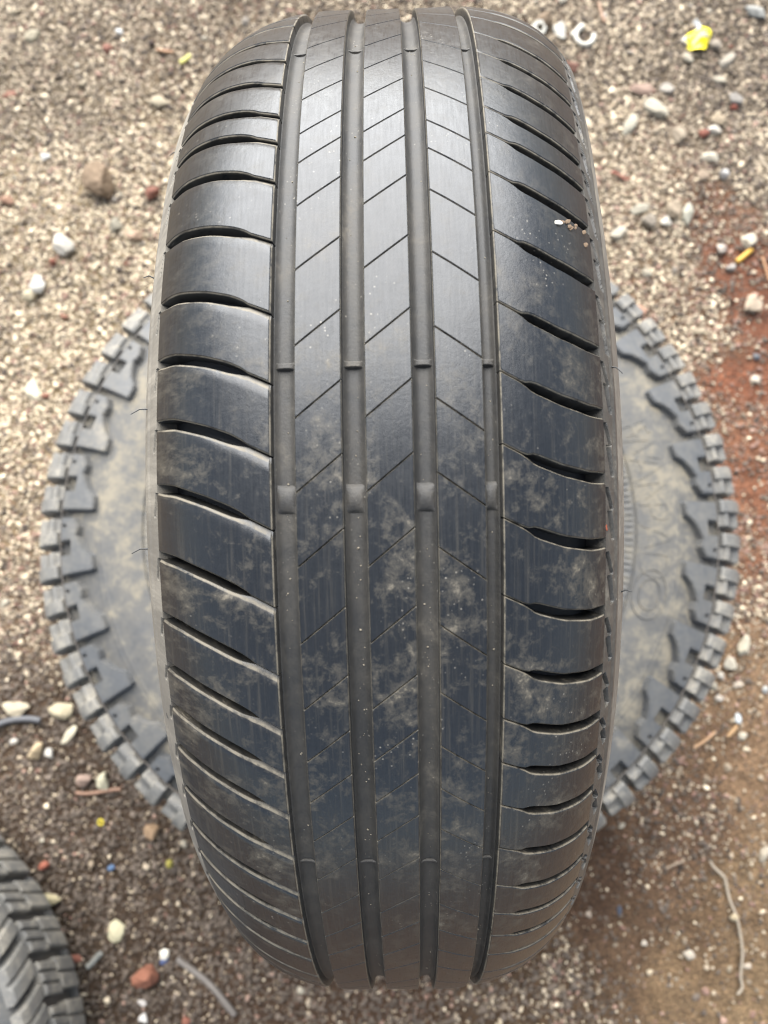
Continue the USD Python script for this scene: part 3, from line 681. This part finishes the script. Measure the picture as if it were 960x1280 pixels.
TAKEN = []
def stone(px, py, w, h, rgb, label, ang=0, flat=.6, angular=.5, seed=None, name='stone', cat='stone', group=None, sink=.30, sub=3):
    seed = seed if seed is not None else int(px * 7 + py * 13)
    g = on_ground(px, py); k = mPP(*g)
    a, b = w * k / 2 * 1.04, h * k / 2 * 1.04; zz = min(a, b) * flat * 1.25
    v, f = rock_mesh(seed, sub, 1.0, .30, angular)
    v = v * [a, b, zz]; c, s_ = math.cos(math.radians(ang)), math.sin(math.radians(ang))
    v = np.c_[v[:, 0] * c - v[:, 1] * s_, v[:, 0] * s_ + v[:, 1] * c, v[:, 2]]
    t = UsdGeom.Mesh
    up = zz * (1 - sink)
    # seat the stone so that its seen middle falls on the pixel
    d = (g - CAM) / np.linalg.norm(g - CAM); base = g - d * up * .9 / max(.3, -d[2])
    v = v + [base[0], base[1], g[2] + up]
    m = put(name, (v, f), colour_mat(rgb), smooth=(24 if angular > .45 else 40))
    tag(m, label, cat, group)
    TAKEN.append((g[0], g[1], max(a, b)))
    return m

S_ = stone
S_(126, 226, 42, 46, (150, 122, 92), 'largest tan rock casting a dark shadow, upper left gravel', 20, .60, .35, sink=.05, sub=4)
S_(190, 242, 20, 17, (158, 92, 68), 'reddish brown stone close to the left of the upright tyre', 0, .7, .4)
S_(78, 306, 32, 25, (214, 204, 184), 'white wedge stone below the large tan rock', -25, .5, .8)
S_(47, 356, 24, 26, (205, 198, 184), 'white stone touching a cream stone at the left', 15, .5, .7)
S_(37, 369, 20, 17, (208, 190, 152), 'cream stone touching a white stone at the left', 0, .6, .4)
S_(146, 282, 18, 20, (160, 150, 126), 'dull olive grey stone below and right of the large tan rock', 0, .6, .5)
S_(167, 294, 20, 15, (196, 160, 128), 'peach coloured stone left of the upright tyre, beside a thin black hair', 0, .6, .4)
S_(56, 196, 14, 10, (222, 216, 204), 'small white pebble up left of the large tan rock', 0, .6, .3)
S_(66, 328, 10, 10, (168, 92, 66), 'tiny rust red pebble under the white wedge stone', 0, .7, .4)
S_(9, 250, 20, 12, (176, 130, 100), 'brownish pink stone at the left edge, upper gravel', 0, .6, .4)
S_(190, 55, 10, 10, (70, 52, 44), 'small dark brown lump near the top left of the upright tyre', 0, .6, .5)
S_(41, 490, 17, 36, (226, 212, 178), 'tall cream chip standing out left of the flat tyre', 18, .45, .7)
S_(57, 496, 12, 10, (150, 96, 72), 'brown pebble tucked against the tall cream chip', 0, .6, .5)
S_(42, 46, 20, 14, (186, 172, 140), 'pale tan stone above a dark hollow in the top left corner', 20, .6, .5)
S_(12, 118, 22, 10, (158, 104, 80), 'flat terracotta shard at the left edge near the top', 12, .35, .7)
S_(135, 62, 15, 12, (164, 106, 84), 'reddish lump in the top left gravel', 0, .5, .5)
S_(149, 40, 9, 8, (228, 224, 214), 'round white pebble in the top left gravel', 0, .7, .2)
S_(141, 18, 18, 7, (208, 186, 148), 'slim tan chip near the top edge, left of the tyre', -35, .5, .7)
S_(200, 128, 26, 18, (190, 172, 138), 'broad tan crust of dirt beside the upper left of the tyre', 0, .3, .5)
S_(18, 886, 38, 19, (196, 180, 148), 'long pale stone at the left edge above the bent black tube', -8, .5, .6)
S_(77, 889, 34, 20, (208, 190, 150), 'cream oblong stone right of the bent black tube', -4, .55, .4)
S_(88, 918, 31, 12, (228, 214, 180), 'white sliver like a shell below the cream oblong stone', 52, .5, .6)
S_(46, 938, 20, 22, (200, 174, 132), 'rounded tan stone with dark shadow below the black tube', 10, .75, .4)
S_(62, 941, 12, 13, (206, 198, 184), 'small white stone beside the rounded tan stone', 0, .6, .6)
S_(17, 927, 12, 9, (208, 198, 180), 'small white pebble at the left edge below the black tube', 0, .6, .4)
S_(104, 974, 22, 17, (170, 140, 120), 'dusty pink stone above the reddish twig', 10, .6, .4)
S_(128, 976, 15, 23, (216, 206, 168), 'cream pear shaped stone standing over the reddish twig', 0, .6, .3)
S_(189, 1040, 20, 18, (178, 142, 104), 'tan round stone by the lower left flank of the upright tyre', 0, .7, .3)
S_(63, 1124, 27, 14, (206, 190, 142), 'cream bean shaped stone beside the corner tyre', -12, .65, .2)
S_(146, 1162, 22, 26, (214, 202, 158), 'angular cream flake in the lower left soil', -20, .4, .9)
S_(183, 1219, 31, 28, (168, 96, 66), 'rounded brick red stone, largest red one at the bottom left', -15, .8, .3, sub=4)
S_(139, 1163, 10, 8, (170, 120, 96), 'small pink chip against the angular cream flake', 0, .5, .5)
S_(96, 1198, 15, 8, (172, 96, 72), 'flat brick red chip beside the corner tyre', 0, .5, .5)
S_(56, 1082, 12, 12, (182, 92, 64), 'orange red bead near the top of the corner tyre', 0, .9, .1, name='bead', cat='bead')
S_(139, 1085, 9, 9, (84, 112, 150), 'tiny blue plastic crumb in the lower left soil', 0, .8, .7, name='plastic_crumb', cat='plastic crumb')
S_(212, 1080, 10, 10, (190, 176, 60), 'tiny yellow pellet close to the lower left of the tyre', 0, .8, .3, name='plastic_pellet', cat='pellet')
S_(178, 1253, 12, 7, (220, 210, 198), 'white flake at the bottom edge, right below the red stone', -30, .5, .6)
S_(179, 1273, 12, 12, (224, 218, 208), 'round white pebble at the very bottom left', 0, .7, .3)
S_(232, 1276, 13, 12, (168, 96, 72), 'orange red pebble at the bottom edge beside the grey strip', 0, .7, .3)
S_(682, 24, 20, 20, (150, 124, 96), 'brown round rock at the top right shoulder of the tyre', 0, .8, .3)
S_(701, 39, 18, 25, (206, 200, 182), 'white upright chip between the brown rock and the white hook', 12, .4, .8)
S_(820, 137, 34, 22, (192, 180, 154), 'pale oblong stone, largest in the upper right gravel', -35, .5, .5)
S_(789, 154, 16, 38, (196, 186, 160), 'pale pointed stone left of the oblong pale stone', -28, .5, .9)
S_(801, 112, 28, 15, (178, 144, 122), 'flat pinkish stone above the pale oblong stone', -10, .4, .6)
S_(834, 112, 18, 16, (176, 164, 148), 'grey stone above right of the pale oblong stone', 0, .5, .6)
S_(910, 77, 27, 15, (166, 154, 134), 'grey beige elongated stone below the yellow scrap', 38, .5, .7)
S_(946, 14, 30, 18, (164, 162, 152), 'grey slab of stone in the top right corner', -28, .5, .9)
S_(894, 57, 18, 15, (166, 152, 130), 'beige stone right beside the yellow scrap', -30, .5, .6)
S_(900, 100, 18, 10, (188, 174, 148), 'light beige stone below the grey beige elongated one', 0, .5, .5)
S_(920, 124, 18, 14, (168, 158, 144), 'grey round stone at the right, level with the pale oblong stone', 0, .6, .4)
S_(918, 134, 10, 8, (156, 72, 50), 'small red chip under the grey round stone at the right', 0, .5, .5)
S_(892, 163, 20, 14, (214, 202, 180), 'bright cream stone beside a reddish chip, upper right', 0, .5, .5)
S_(880, 168, 14, 12, (146, 80, 60), 'reddish chip against the bright cream stone', 0, .6, .5)
S_(898, 148, 20, 20, (186, 164, 130), 'tan angular stone above the bright cream stone', 20, .5, .8)
S_(848, 170, 20, 24, (176, 156, 128), 'tan stone at mid upper right, below the pale oblong stone', 30, .5, .6)
S_(712, 84, 22, 16, (138, 92, 74), 'dull red stone beside the upper right of the tyre', 0, .5, .5)
S_(800, 261, 23, 14, (176, 166, 142), 'greenish grey oblong stone in the cluster of five, right', 22, .5, .5)
S_(810, 277, 24, 20, (164, 150, 128), 'grey brown block stone, lowest of the cluster of five', 10, .6, .7)
S_(842, 262, 20, 26, (172, 150, 122), 'tan stone in the middle of the cluster of five', 0, .6, .5)
S_(859, 265, 17, 32, (204, 196, 170), 'pale upright shard, rightmost of the cluster of five', -15, .5, .9)
S_(833, 277, 15, 12, (214, 204, 184), 'small white stone under the tan one of the cluster of five', 0, .6, .6)
S_(773, 291, 24, 18, (206, 192, 166), 'cream stone touching the right flank of the upright tyre', 20, .5, .5)
S_(902, 311, 14, 13, (206, 190, 172), 'round whitish pebble on the red soil at the right', 0, .7, .2)
S_(936, 302, 20, 22, (206, 192, 164), 'cream stone at the end of the yellow stick', -30, .5, .7)
S_(914, 335, 14, 9, (176, 166, 154), 'grey pebble below the yellow stick', 0, .8, .4)
S_(941, 378, 24, 24, (196, 172, 142), 'large buff stone near the right edge, on the red soil', 0, .5, .6)
S_(906, 218, 13, 13, (206, 200, 192), 'round white pebble beside a buff one, upper right', 0, .7, .2)
S_(878, 218, 17, 16, (184, 158, 128), 'buff round pebble beside a white one, upper right', 0, .6, .4)
S_(889, 197, 24, 14, (206, 192, 166), 'cream flat stone above the white and buff pebbles', -10, .5, .6)
S_(801, 388, 18, 14, (206, 150, 118), 'salmon stone resting near the top right of the flat tyre', 0, .5, .4)
S_(946, 446, 10, 8, (116, 118, 122), 'dark grey pebble at the right edge, below the buff stone', 0, .6, .4)
S_(944, 474, 14, 10, (206, 188, 164), 'cream pebble at the right edge, beside the flat tyre', 0, .6, .5)
S_(929, 808, 17, 32, (210, 196, 166), 'tall cream stone right of the flat tyre', -14, .6, .6)
S_(912, 830, 17, 17, (210, 198, 172), 'cream stone below left of the tall cream stone', 0, .6, .6)
S_(901, 844, 9, 10, (208, 196, 178), 'small cream pebble touching the side of the flat tyre', 0, .6, .5)
S_(922, 855, 12, 9, (210, 190, 164), 'small cream pebble below the tall cream stone', 0, .6, .4)
S_(957, 862, 9, 10, (186, 186, 180), 'grey white pebble at the right edge on tan soil', 0, .6, .5)
S_(898, 873, 12, 9, (214, 200, 178), 'white pebble below the flat tyre edge at the right', 0, .6, .5)
S_(928, 920, 12, 10, (206, 192, 164), 'cream pebble beside the white tipped stick', 0, .6, .4)
S_(955, 1067, 12, 22, (196, 180, 152), 'cream stone at the right edge, level with the string', -25, .5, .6)
S_(934, 1208, 11, 8, (196, 178, 152), 'cream pebble right of the lower end of the string', 0, .6, .4)
S_(861, 1193, 14, 12, (206, 190, 164), 'cream pebble of a pair, left of the string', 20, .6, .5)
S_(774, 1137, 7, 13, (86, 92, 104), 'tiny blue grey chip on the dark soil right of the tyre', 0, .5, .5)
S_(805, 1179, 8, 8, (214, 198, 174), 'small white pebble on dark soil right of the tyre', 0, .6, .3)
S_(735, 1143, 9, 8, (186, 164, 140), 'beige pebble against the lower right of the tyre', 0, .6, .3)

# yellow scrap of wrapper with a white edge
YEL = plain('yellow_plastic', (0.78, 0.66, 0.01), .38); WHT = plain('white_plastic', (0.46, 0.43, 0.36), .6); SIL = plain('grey_film', (0.42, 0.43, 0.44), .3)
def sheet(outline, z_fn, thick, origin, k, res=2.0, name=None):
    poly = Polygon(outline)
    m = manifold3d.Manifold.extrude(to_cs(poly), 1.0).refine_to_length(res).to_mesh()
    p, f = np.array(m.vert_properties[:, :3], float), np.array(m.tri_verts)
    g = origin
    X = (p[:, 0]) * k; Y = -(p[:, 1]) * k
    v = np.c_[X, Y, z_fn(p[:, 0], p[:, 1]) + p[:, 2] * thick]
    mm = trimesh.Trimesh(v, f, process=False)
    if mm.volume < 0: mm.invert()
    return mm
g = on_ground(868, 50); kk = mPP(*g)
scrap = thing('plastic_scrap', 'bright yellow crumpled plastic scrap with a white edge, top right', 'plastic scrap', g)
zf = lambda x, y: .010 + .009 * np.sin(x * .12 + y * .05) + .006 * np.cos(y * .19) - .00022 * (x * .4) ** 2
put('yellow_panel', sheet([(-14, -22), (-9, -24), (-6, -20), (-4, -12), (3, -10), (8, -17), (15, -10), (17, 0), (11, 17), (5, 23), (-9, 15), (-13, 12)], zf, .0012, g, kk), YEL, scrap, smooth=50)
put('white_edge', sheet([(-18, -25), (-13, -24), (-12.4, -10), (-12, 13), (-15, 15), (-17.5, 12)], lambda x, y: zf(x, y) + .001, .0014, g, kk), WHT, scrap, smooth=50)
put('grey_film', sheet([(-5, -22), (3, -27), (8, -20), (7.6, -16.5), (3, -10.4), (-3.6, -12.4)], lambda x, y: zf(x, y) + .0004, .001, g, kk), SIL, scrap, smooth=50)
put('white_print', sheet([(-6, 8), (2, 3), (12, 4.5), (11, 7.5), (2, 6.5), (-5, 12)], lambda x, y: zf(x, y) + .0010, .0006, g, kk), WHT, scrap, smooth=50)
# horseshoe ring and nut, white plastic
g = on_ground(729, 48); kk = mPP(*g)
arc = [(11.5, -2), (10.5, 6), (5, 11.5), (-2, 12), (-8, 7.5), (-10.5, 0), (-8, -7), (-5, -10.5), (-1, -13)]
pts = spline([(a * kk, -b * kk, .006) for a, b in arc], 40)
hook = thing('plastic_hook', 'white plastic horseshoe shaped hook lying on the gravel', 'plastic hook', g)
put('ring', tube(pts, np.r_[np.linspace(.0042, .0036, 20), np.linspace(.0036, .0058, 20)], 10), WHT, hook, smooth=50)
put('tab', tube([(-8 * kk, 6 * kk, .006), (-13 * kk, 3 * kk, .005), (-15 * kk, 1 * kk, .004)], .0045, 8), WHT, hook, smooth=50)
g = on_ground(672, 37); kk = mPP(*g)
nut = manifold3d.Manifold.cylinder(8 * kk, 9.5 * kk, 8.5 * kk, 10) - manifold3d.Manifold.cylinder(20 * kk, 4.2 * kk, 4.2 * kk, 16).translate((0, 0, -1 * kk))
nm = nut.rotate((18, 14, 0)).to_mesh()
m = put('plastic_nut', (np.array(nm.vert_properties[:, :3]) + g, np.array(nm.tri_verts)), WHT, smooth=30)
tag(m, 'small white plastic nut with a hole at the tyre shoulder, top right', 'plastic nut')

def strip(name, px, label, cat, rad, rgb, flat=1.0, rise=.004, parts=None, rough=.6, seg=8, n=24, taper=1.0):
    gp = np.array([on_ground(*p) for p in px]); gp[:, 2] += rise
    k = mPP(*gp[0]); mat = plain(name + '_look', alb(rgb), rough)
    m = tube(spline(gp, n), rad * k, seg, taper)
    if flat != 1.0:
        zc = np.interp(np.arange(len(m.vertices)), np.arange(len(m.vertices)), m.vertices[:, 2]); m.vertices[:, 2] = gp[:, 2].mean() + (m.vertices[:, 2] - gp[:, 2].mean()) * flat
    o = put(name, m, mat, smooth=50)
    tag(o, label, cat)
    return o
strip('rubber_tube', [(-6, 912), (6, 903), (22, 899), (38, 898), (53, 900)], 'bent dark grey rubber tube end at the left edge', 'tube', 4.2, (88, 88, 90), rise=.008)
strip('plastic_strip', [(222, 1197), (240, 1210), (258, 1224), (274, 1241), (294, 1266)], 'grey narrow plastic strip curving under the tyre, bottom left', 'strip', 4.0, (122, 114, 106), rise=.004)
strip('white_string', [(885, 1075), (896, 1088), (904, 1098), (908, 1118), (917, 1142), (922, 1163), (925, 1190), (923, 1217), (925, 1229), (919, 1240)], 'thin whitish string with a knot on the tan soil, lower right', 'string', 1.6, (186, 172, 150), rise=.007, seg=7, n=60)
S_(917, 1147, 12, 12, (206, 182, 140), 'pale knot in the thin whitish string', 0, .6, .5, name='string_knot', cat='knot')
strip('twig', [(96, 990), (115, 991), (133, 988), (152, 986)], 'thin reddish twig below the cream pear shaped stone', 'twig', 2.4, (148, 112, 88), rise=.004)
strip('dry_stalk', [(866, 934), (879, 926), (893, 914)], 'thin straw coloured stalk right of the flat tyre', 'stalk', 1.6, (206, 164, 122), rise=.004)
strip('tan_stick', [(908, 920), (914, 914), (920, 906)], 'short tan stick with a white tip, right of the flat tyre', 'stick', 2.2, (206, 166, 118), rise=.004)
S_(923, 899, 9, 14, (214, 218, 216), 'white fluffy tip above the short tan stick', -10, .6, .3, name='cotton_tip', cat='tip')
strip('yellow_stick', [(919, 329), (928, 322), (937, 314)], 'short flat yellow stick on the red soil, right', 'stick', 3.2, (224, 172, 62), rise=.005)
strip('dry_twig', [(951, 322), (956, 338), (960, 352)], 'dry reed bent at the right edge below the yellow stick', 'twig', 1.6, (186, 140, 100), rise=.004)
strip('pale_twig', [(948, 196), (956, 210), (968, 216)], 'pale curved twig at the right edge, upper right', 'twig', 2.0, (190, 172, 146), rise=.004)
strip('thin_stick', [(748, 6), (750, 16), (755, 30)], 'brown thin stick above the white hook', 'stick', 2.0, (166, 130, 100), rise=.004)
strip('straw', [(196, 64), (206, 66), (217, 67)], 'short straw left of the tyre, near the top', 'straw', 1.6, (196, 150, 110), rise=.004)
strip('yellow_leaf', [(226, 80), (232, 76), (238, 71)], 'narrow yellow green leaf sliver left of the tyre top', 'leaf', 3.0, (198, 190, 92), flat=.5, rise=.004)
strip('red_thread', [(762, 219), (771, 220), (779, 226), (786, 224)], 'thin red orange thread right of the upper tyre', 'thread', 1.1, (176, 100, 78), rise=.006)
strip('glass_sliver', [(110, 1208), (118, 1200), (127, 1190)], 'grey glassy sliver beside the corner tyre', 'glass sliver', 3.6, (150, 150, 142), rise=.004, rough=.25)
strip('faint_stalk', [(832, 1085), (842, 1080), (854, 1076)], 'faint grass stalk on the ground right of the tyre', 'stalk', 1.2, (166, 146, 122), rise=.003)
# small yellow ring, crumpled foil bit
g = on_ground(127, 1027); kk = mPP(*g)
t = np.linspace(0, 2 * np.pi, 25)
m = put('plastic_ring', tube(np.c_[3.2 * kk * np.cos(t), 3.2 * kk * np.sin(t), np.full(25, .004)] + g, .0010, 7), plain('ring_yellow', (0.62, 0.50, 0.03), .4), smooth=50)
tag(m, 'tiny yellow ring left of the tyre, lower left soil', 'ring')
foil = thing('wrapper_bit', 'crumpled white and blue wrapper bit above the grey strip', 'wrapper', on_ground(207, 1193))
kk = mPP(*on_ground(207, 1193))
v, f = rock_mesh(77, 3, .8, .9, 1.0); put('white_face', (v * 7.0 * kk + [0, 2 * kk, .005], f), WHT, foil, smooth=15)
v, f = rock_mesh(78, 2, .6, .7, 1.0); put('blue_face', (v * 6.2 * kk + [.0005, -5 * kk, .003], f), plain('dark_blue_film', (.05, .065, .13), .4), foil, smooth=15)

# bits stuck on the upright tyre
def on_road(th, w, h=0.0): return ROAD_BASE + road_pt(th, w, h)
LEAF = plain('dry_leaf', (.105, .066, .035), .8)
leaf = thing('leaf_crumb', 'crumbled dry leaf stuck on the right shoulder of the upright tyre', 'leaf', on_road(.335, .0845, 0))
rl = np.random.default_rng(3)
for k in range(9):
    v, f = rock_mesh(200 + k, 1, .35, .6, 1.0)
    o = rl.normal(size=2) * [.0022, .0024]; p = on_road(.335 + o[1] / R, .0845 + o[0] - o[1] * .5, .0008) - on_road(.335, .0845, 0)
    put('leaf_flake', (v * rl.uniform(.0006, .0014) * [1, 1, .6] + p, f), LEAF, leaf, smooth=False)
v, f = rock_mesh(300, 2, .6, .2, 0)
m = put('seed', (v * [.0019, .0012, .0009] + on_road(.330, .0785, .0006), f), WHT, smooth=True)
tag(m, 'white seed beside the crumbled leaf on the upright tyre', 'seed')
v, f = rock_mesh(301, 2, .5, .6, .8)
m = put('rust_flake', (v * [.0018, .0040, .0022] + on_road(-.055, .0955, -.001), f), plain('rust', (.16, .035, .012), .8), smooth=20)
tag(m, 'dark red rust flake in the right shoulder slot of the upright tyre', 'rust flake')
FL = plain('dry_mud', (.40, .35, .26), .9)
for k, (th, w) in enumerate([(-.155, .0236), (-.012, .0268), (-.15, -.0085)][:1]):
    pass

GRIT = stone_mat('grit_tone', (.10, .08, .055), (.34, .30, .23), rnd=False, scale=600.0)
gv_, gf_, off = [], [], 0
for k in range(330):
    gi = rl.choice(4, p=[.2, .42, .26, .12]); a_, b_ = GW[gi]; th = rl.uniform(-.95, .75) if rl.random() < .4 else rl.normal(-.22, .16)
    wq = b_ - .0009 - abs(rl.normal(0, .0014)) if rl.random() < .6 else rl.uniform(a_ + .001, b_ - .001)
    v, f = rock_mesh(900 + k % 12, 1, .8, .5, .8)
    gv_.append(v * (.00018 + .00042 * rl.random() ** 3) + on_road(th, np.clip(wq, a_ + .0008, b_ - .0006), -DEPTH + .0001)); gf_.append(f + off); off += len(v)
m = put('groove_grit', (np.vstack(gv_), np.vstack(gf_)), GRIT, smooth=False)
tag(m, 'fine pale grit caught in the long grooves of the upright tyre', 'grit', kind='stuff')

# ------------------------------------------------------------------ gravel: loose pebbles one by one, then what nobody could count
def free(x, y, r_):
    d0 = np.hypot(x, y); d3 = np.hypot(x - C3[0], y - C3[1])
    ok = (d0 > .405) & (d3 > .385)
    for a, b, c in TAKEN: ok &= np.hypot(x - a, y - b) > (c + r_) * .9
    return ok
PEB = [((214, 200, 172), .30), ((196, 176, 142), .24), ((170, 156, 138), .16), ((206, 196, 184), .10), ((172, 112, 84), .10), ((150, 128, 104), .10)]
rp = np.random.default_rng(21)
n_p = 0
while n_p < 170:
    px, py = rp.uniform(0, 960), rp.uniform(0, 1280)
    g = on_ground(px, py)
    c_, gshare, pale = zone(np.array([g[0]]), np.array([g[1]]))
    if rp.random() > .25 + .75 * gshare[0] or not free(np.array([g[0]]), np.array([g[1]]), .007)[0]: continue
    rgb = PEB[rp.choice(len(PEB), p=[q[1] for q in PEB])][0]
    if py > 850 and rp.random() < .5: rgb = (138, 118, 98)
    rgb = tuple(int(c * .9) for c in rgb)
    sz = 5.5 + 6.5 * rp.random() ** 2.0
    stone(px, py, sz * rp.uniform(.9, 1.4), sz * rp.uniform(.7, 1.0), rgb, 'small loose pebble lying among the fine gravel around the tyres', rp.uniform(0, 180), .55, .4 + .6 * rp.random(), seed=1000 + n_p, name='pebble', cat='pebble', group='small loose pebbles in the gravel', sub=2)
    n_p += 1

gr = UsdGeom.PointInstancer.Define(stage, '/World/gravel')
tag(gr, 'fine mixed gravel and crumbs scattered over the soil', 'gravel', kind='stuff')
GM = [stone_mat('gravel_pale', (.28, .225, .15), (.63, .54, .39), (.45, .37, .255)), stone_mat('gravel_grey', (.105, .079, .054), (.40, .33, .235), (.235, .185, .128)), stone_mat('gravel_red', (.11, .060, .044), (.30, .20, .15), (.19, .115, .085)), stone_mat('gravel_soil', (.045, .034, .026), (.14, .11, .085), (.085, .066, .05))]
protos = []
for mi, mm in enumerate(GM):
    for q in range(4):
        v, f = rock_mesh(500 + mi * 10 + q, 1, .66, .35, .8, (1.2, .9))
        pth = f'/World/gravel/crumb_{mi * 4 + q + 1:03d}'
        usdkit.mesh(stage, pth, (v, f), mm, smooth=(False if q % 2 else 60)); protos.append(Sdf.Path(pth))
gr.CreatePrototypesRel().SetTargets(protos)
N1, N2, N3_ = 190000, 135000, 260000
gxp = rp.uniform(-.92, .92, N1 + N2 + N3_); gyp = rp.uniform(-.90, 1.18, N1 + N2 + N3_); tier = np.r_[np.zeros(N1), np.ones(N2), np.full(N3_, 2)]
u, w_ = px_of(gxp, gyp)
keep = (u > -150) & (u < 1110) & (w_ > -120) & (w_ < 1430) & (np.hypot(gxp, gyp) > .36) & (np.hypot(gxp - C3[0], gyp - C3[1]) > .35)
gxp, gyp, tier = gxp[keep], gyp[keep], tier[keep]
zc, zg, zw = zone(gxp, gyp)
clump = f2(gxp, gyp, 22, 40, 3); clump2 = f2(gxp, gyp, 9, 41, 3)
pk = np.where(tier > 1.5, np.clip(.15 + 1.1 * clump, 0, 1) * np.where((zc[:, 0] / zc[:, 2] > 1.95) & (gxp > .1), np.clip((zg - .30) * 1.6, .06, .6), np.clip(zg * 1.5, 0, 1)), np.where(tier > 0, np.clip((zg - .52) * 2.4 * np.clip(2.6 * clump2 - .55, .08, 1.2), 0.02, 1), np.clip(zg * (.35 + 1.3 * clump), .10, 1) * np.clip((zg - .22) * 3.2, .25, 1)))
keep = rp.random(len(gxp)) < pk
gxp, gyp, zw, zc, tier = gxp[keep], gyp[keep], zw[keep], zc[keep], tier[keep]
n = len(gxp)
red = np.clip((zc[:, 0] / zc[:, 2] - 1.5) / 3.0, .03, .45)
q = rp.random(n); t1 = np.clip(.86 * np.clip(zw - .28, 0, 1) ** 1.1, 0, .7); t2 = t1 + (1 - t1) * (.18 + .45 * zw) * (1 - red); t3 = t2 + .03 + (1 - t2) * .5 * red
mi = np.where(q < t1, 0, np.where(q < t2, 1, np.where(q < t3, 2, 3)))
bright = zc.mean(1)                                    # crumbs take the ground tone they lie in, painted shade included
mi = np.where(tier > 1.5, np.where(rp.random(n) < np.clip((bright - .07) * 6.5, 0, .95), np.where(rp.random(n) < np.clip(red * 2.2, 0, .8), 2, np.where(rp.random(n) < np.clip((bright - .22) * 4, 0, .5), 0, 1)), 3), mi)
size = np.where(tier > 1.5, np.clip(rp.lognormal(math.log(.0020), .40, n), .0010, .0055), np.where(tier > 0, np.clip(rp.lognormal(math.log(.0028), .30, n), .0017, .0055), np.clip(rp.lognormal(math.log(.0017), .38, n), .0008, .0045)))
gz_ = height(gxp, gyp) + size * .18
gz_ -= np.where(tier > 1.5, size * .12, 0)
ax = rp.normal(size=(n, 4)); ax[:, 1:] *= np.array([.45, .45, 1.0]); ax /= np.linalg.norm(ax, axis=1, keepdims=True)
gr.CreateProtoIndicesAttr(Vt.IntArray.FromNumpy((mi * 4 + rp.integers(0, 4, n)).astype(np.int32)))
gr.CreatePositionsAttr(Vt.Vec3fArray.FromNumpy(np.c_[gxp, gyp, gz_].astype(np.float32)))
gr.CreateScalesAttr(Vt.Vec3fArray.FromNumpy((size[:, None] * rp.uniform(.75, 1.3, (n, 3))).astype(np.float32)))
gr.CreateOrientationsAttr(Vt.QuathArray([Gf.Quath(float(a), float(b), float(c), float(d)) for a, b, c, d in ax]))
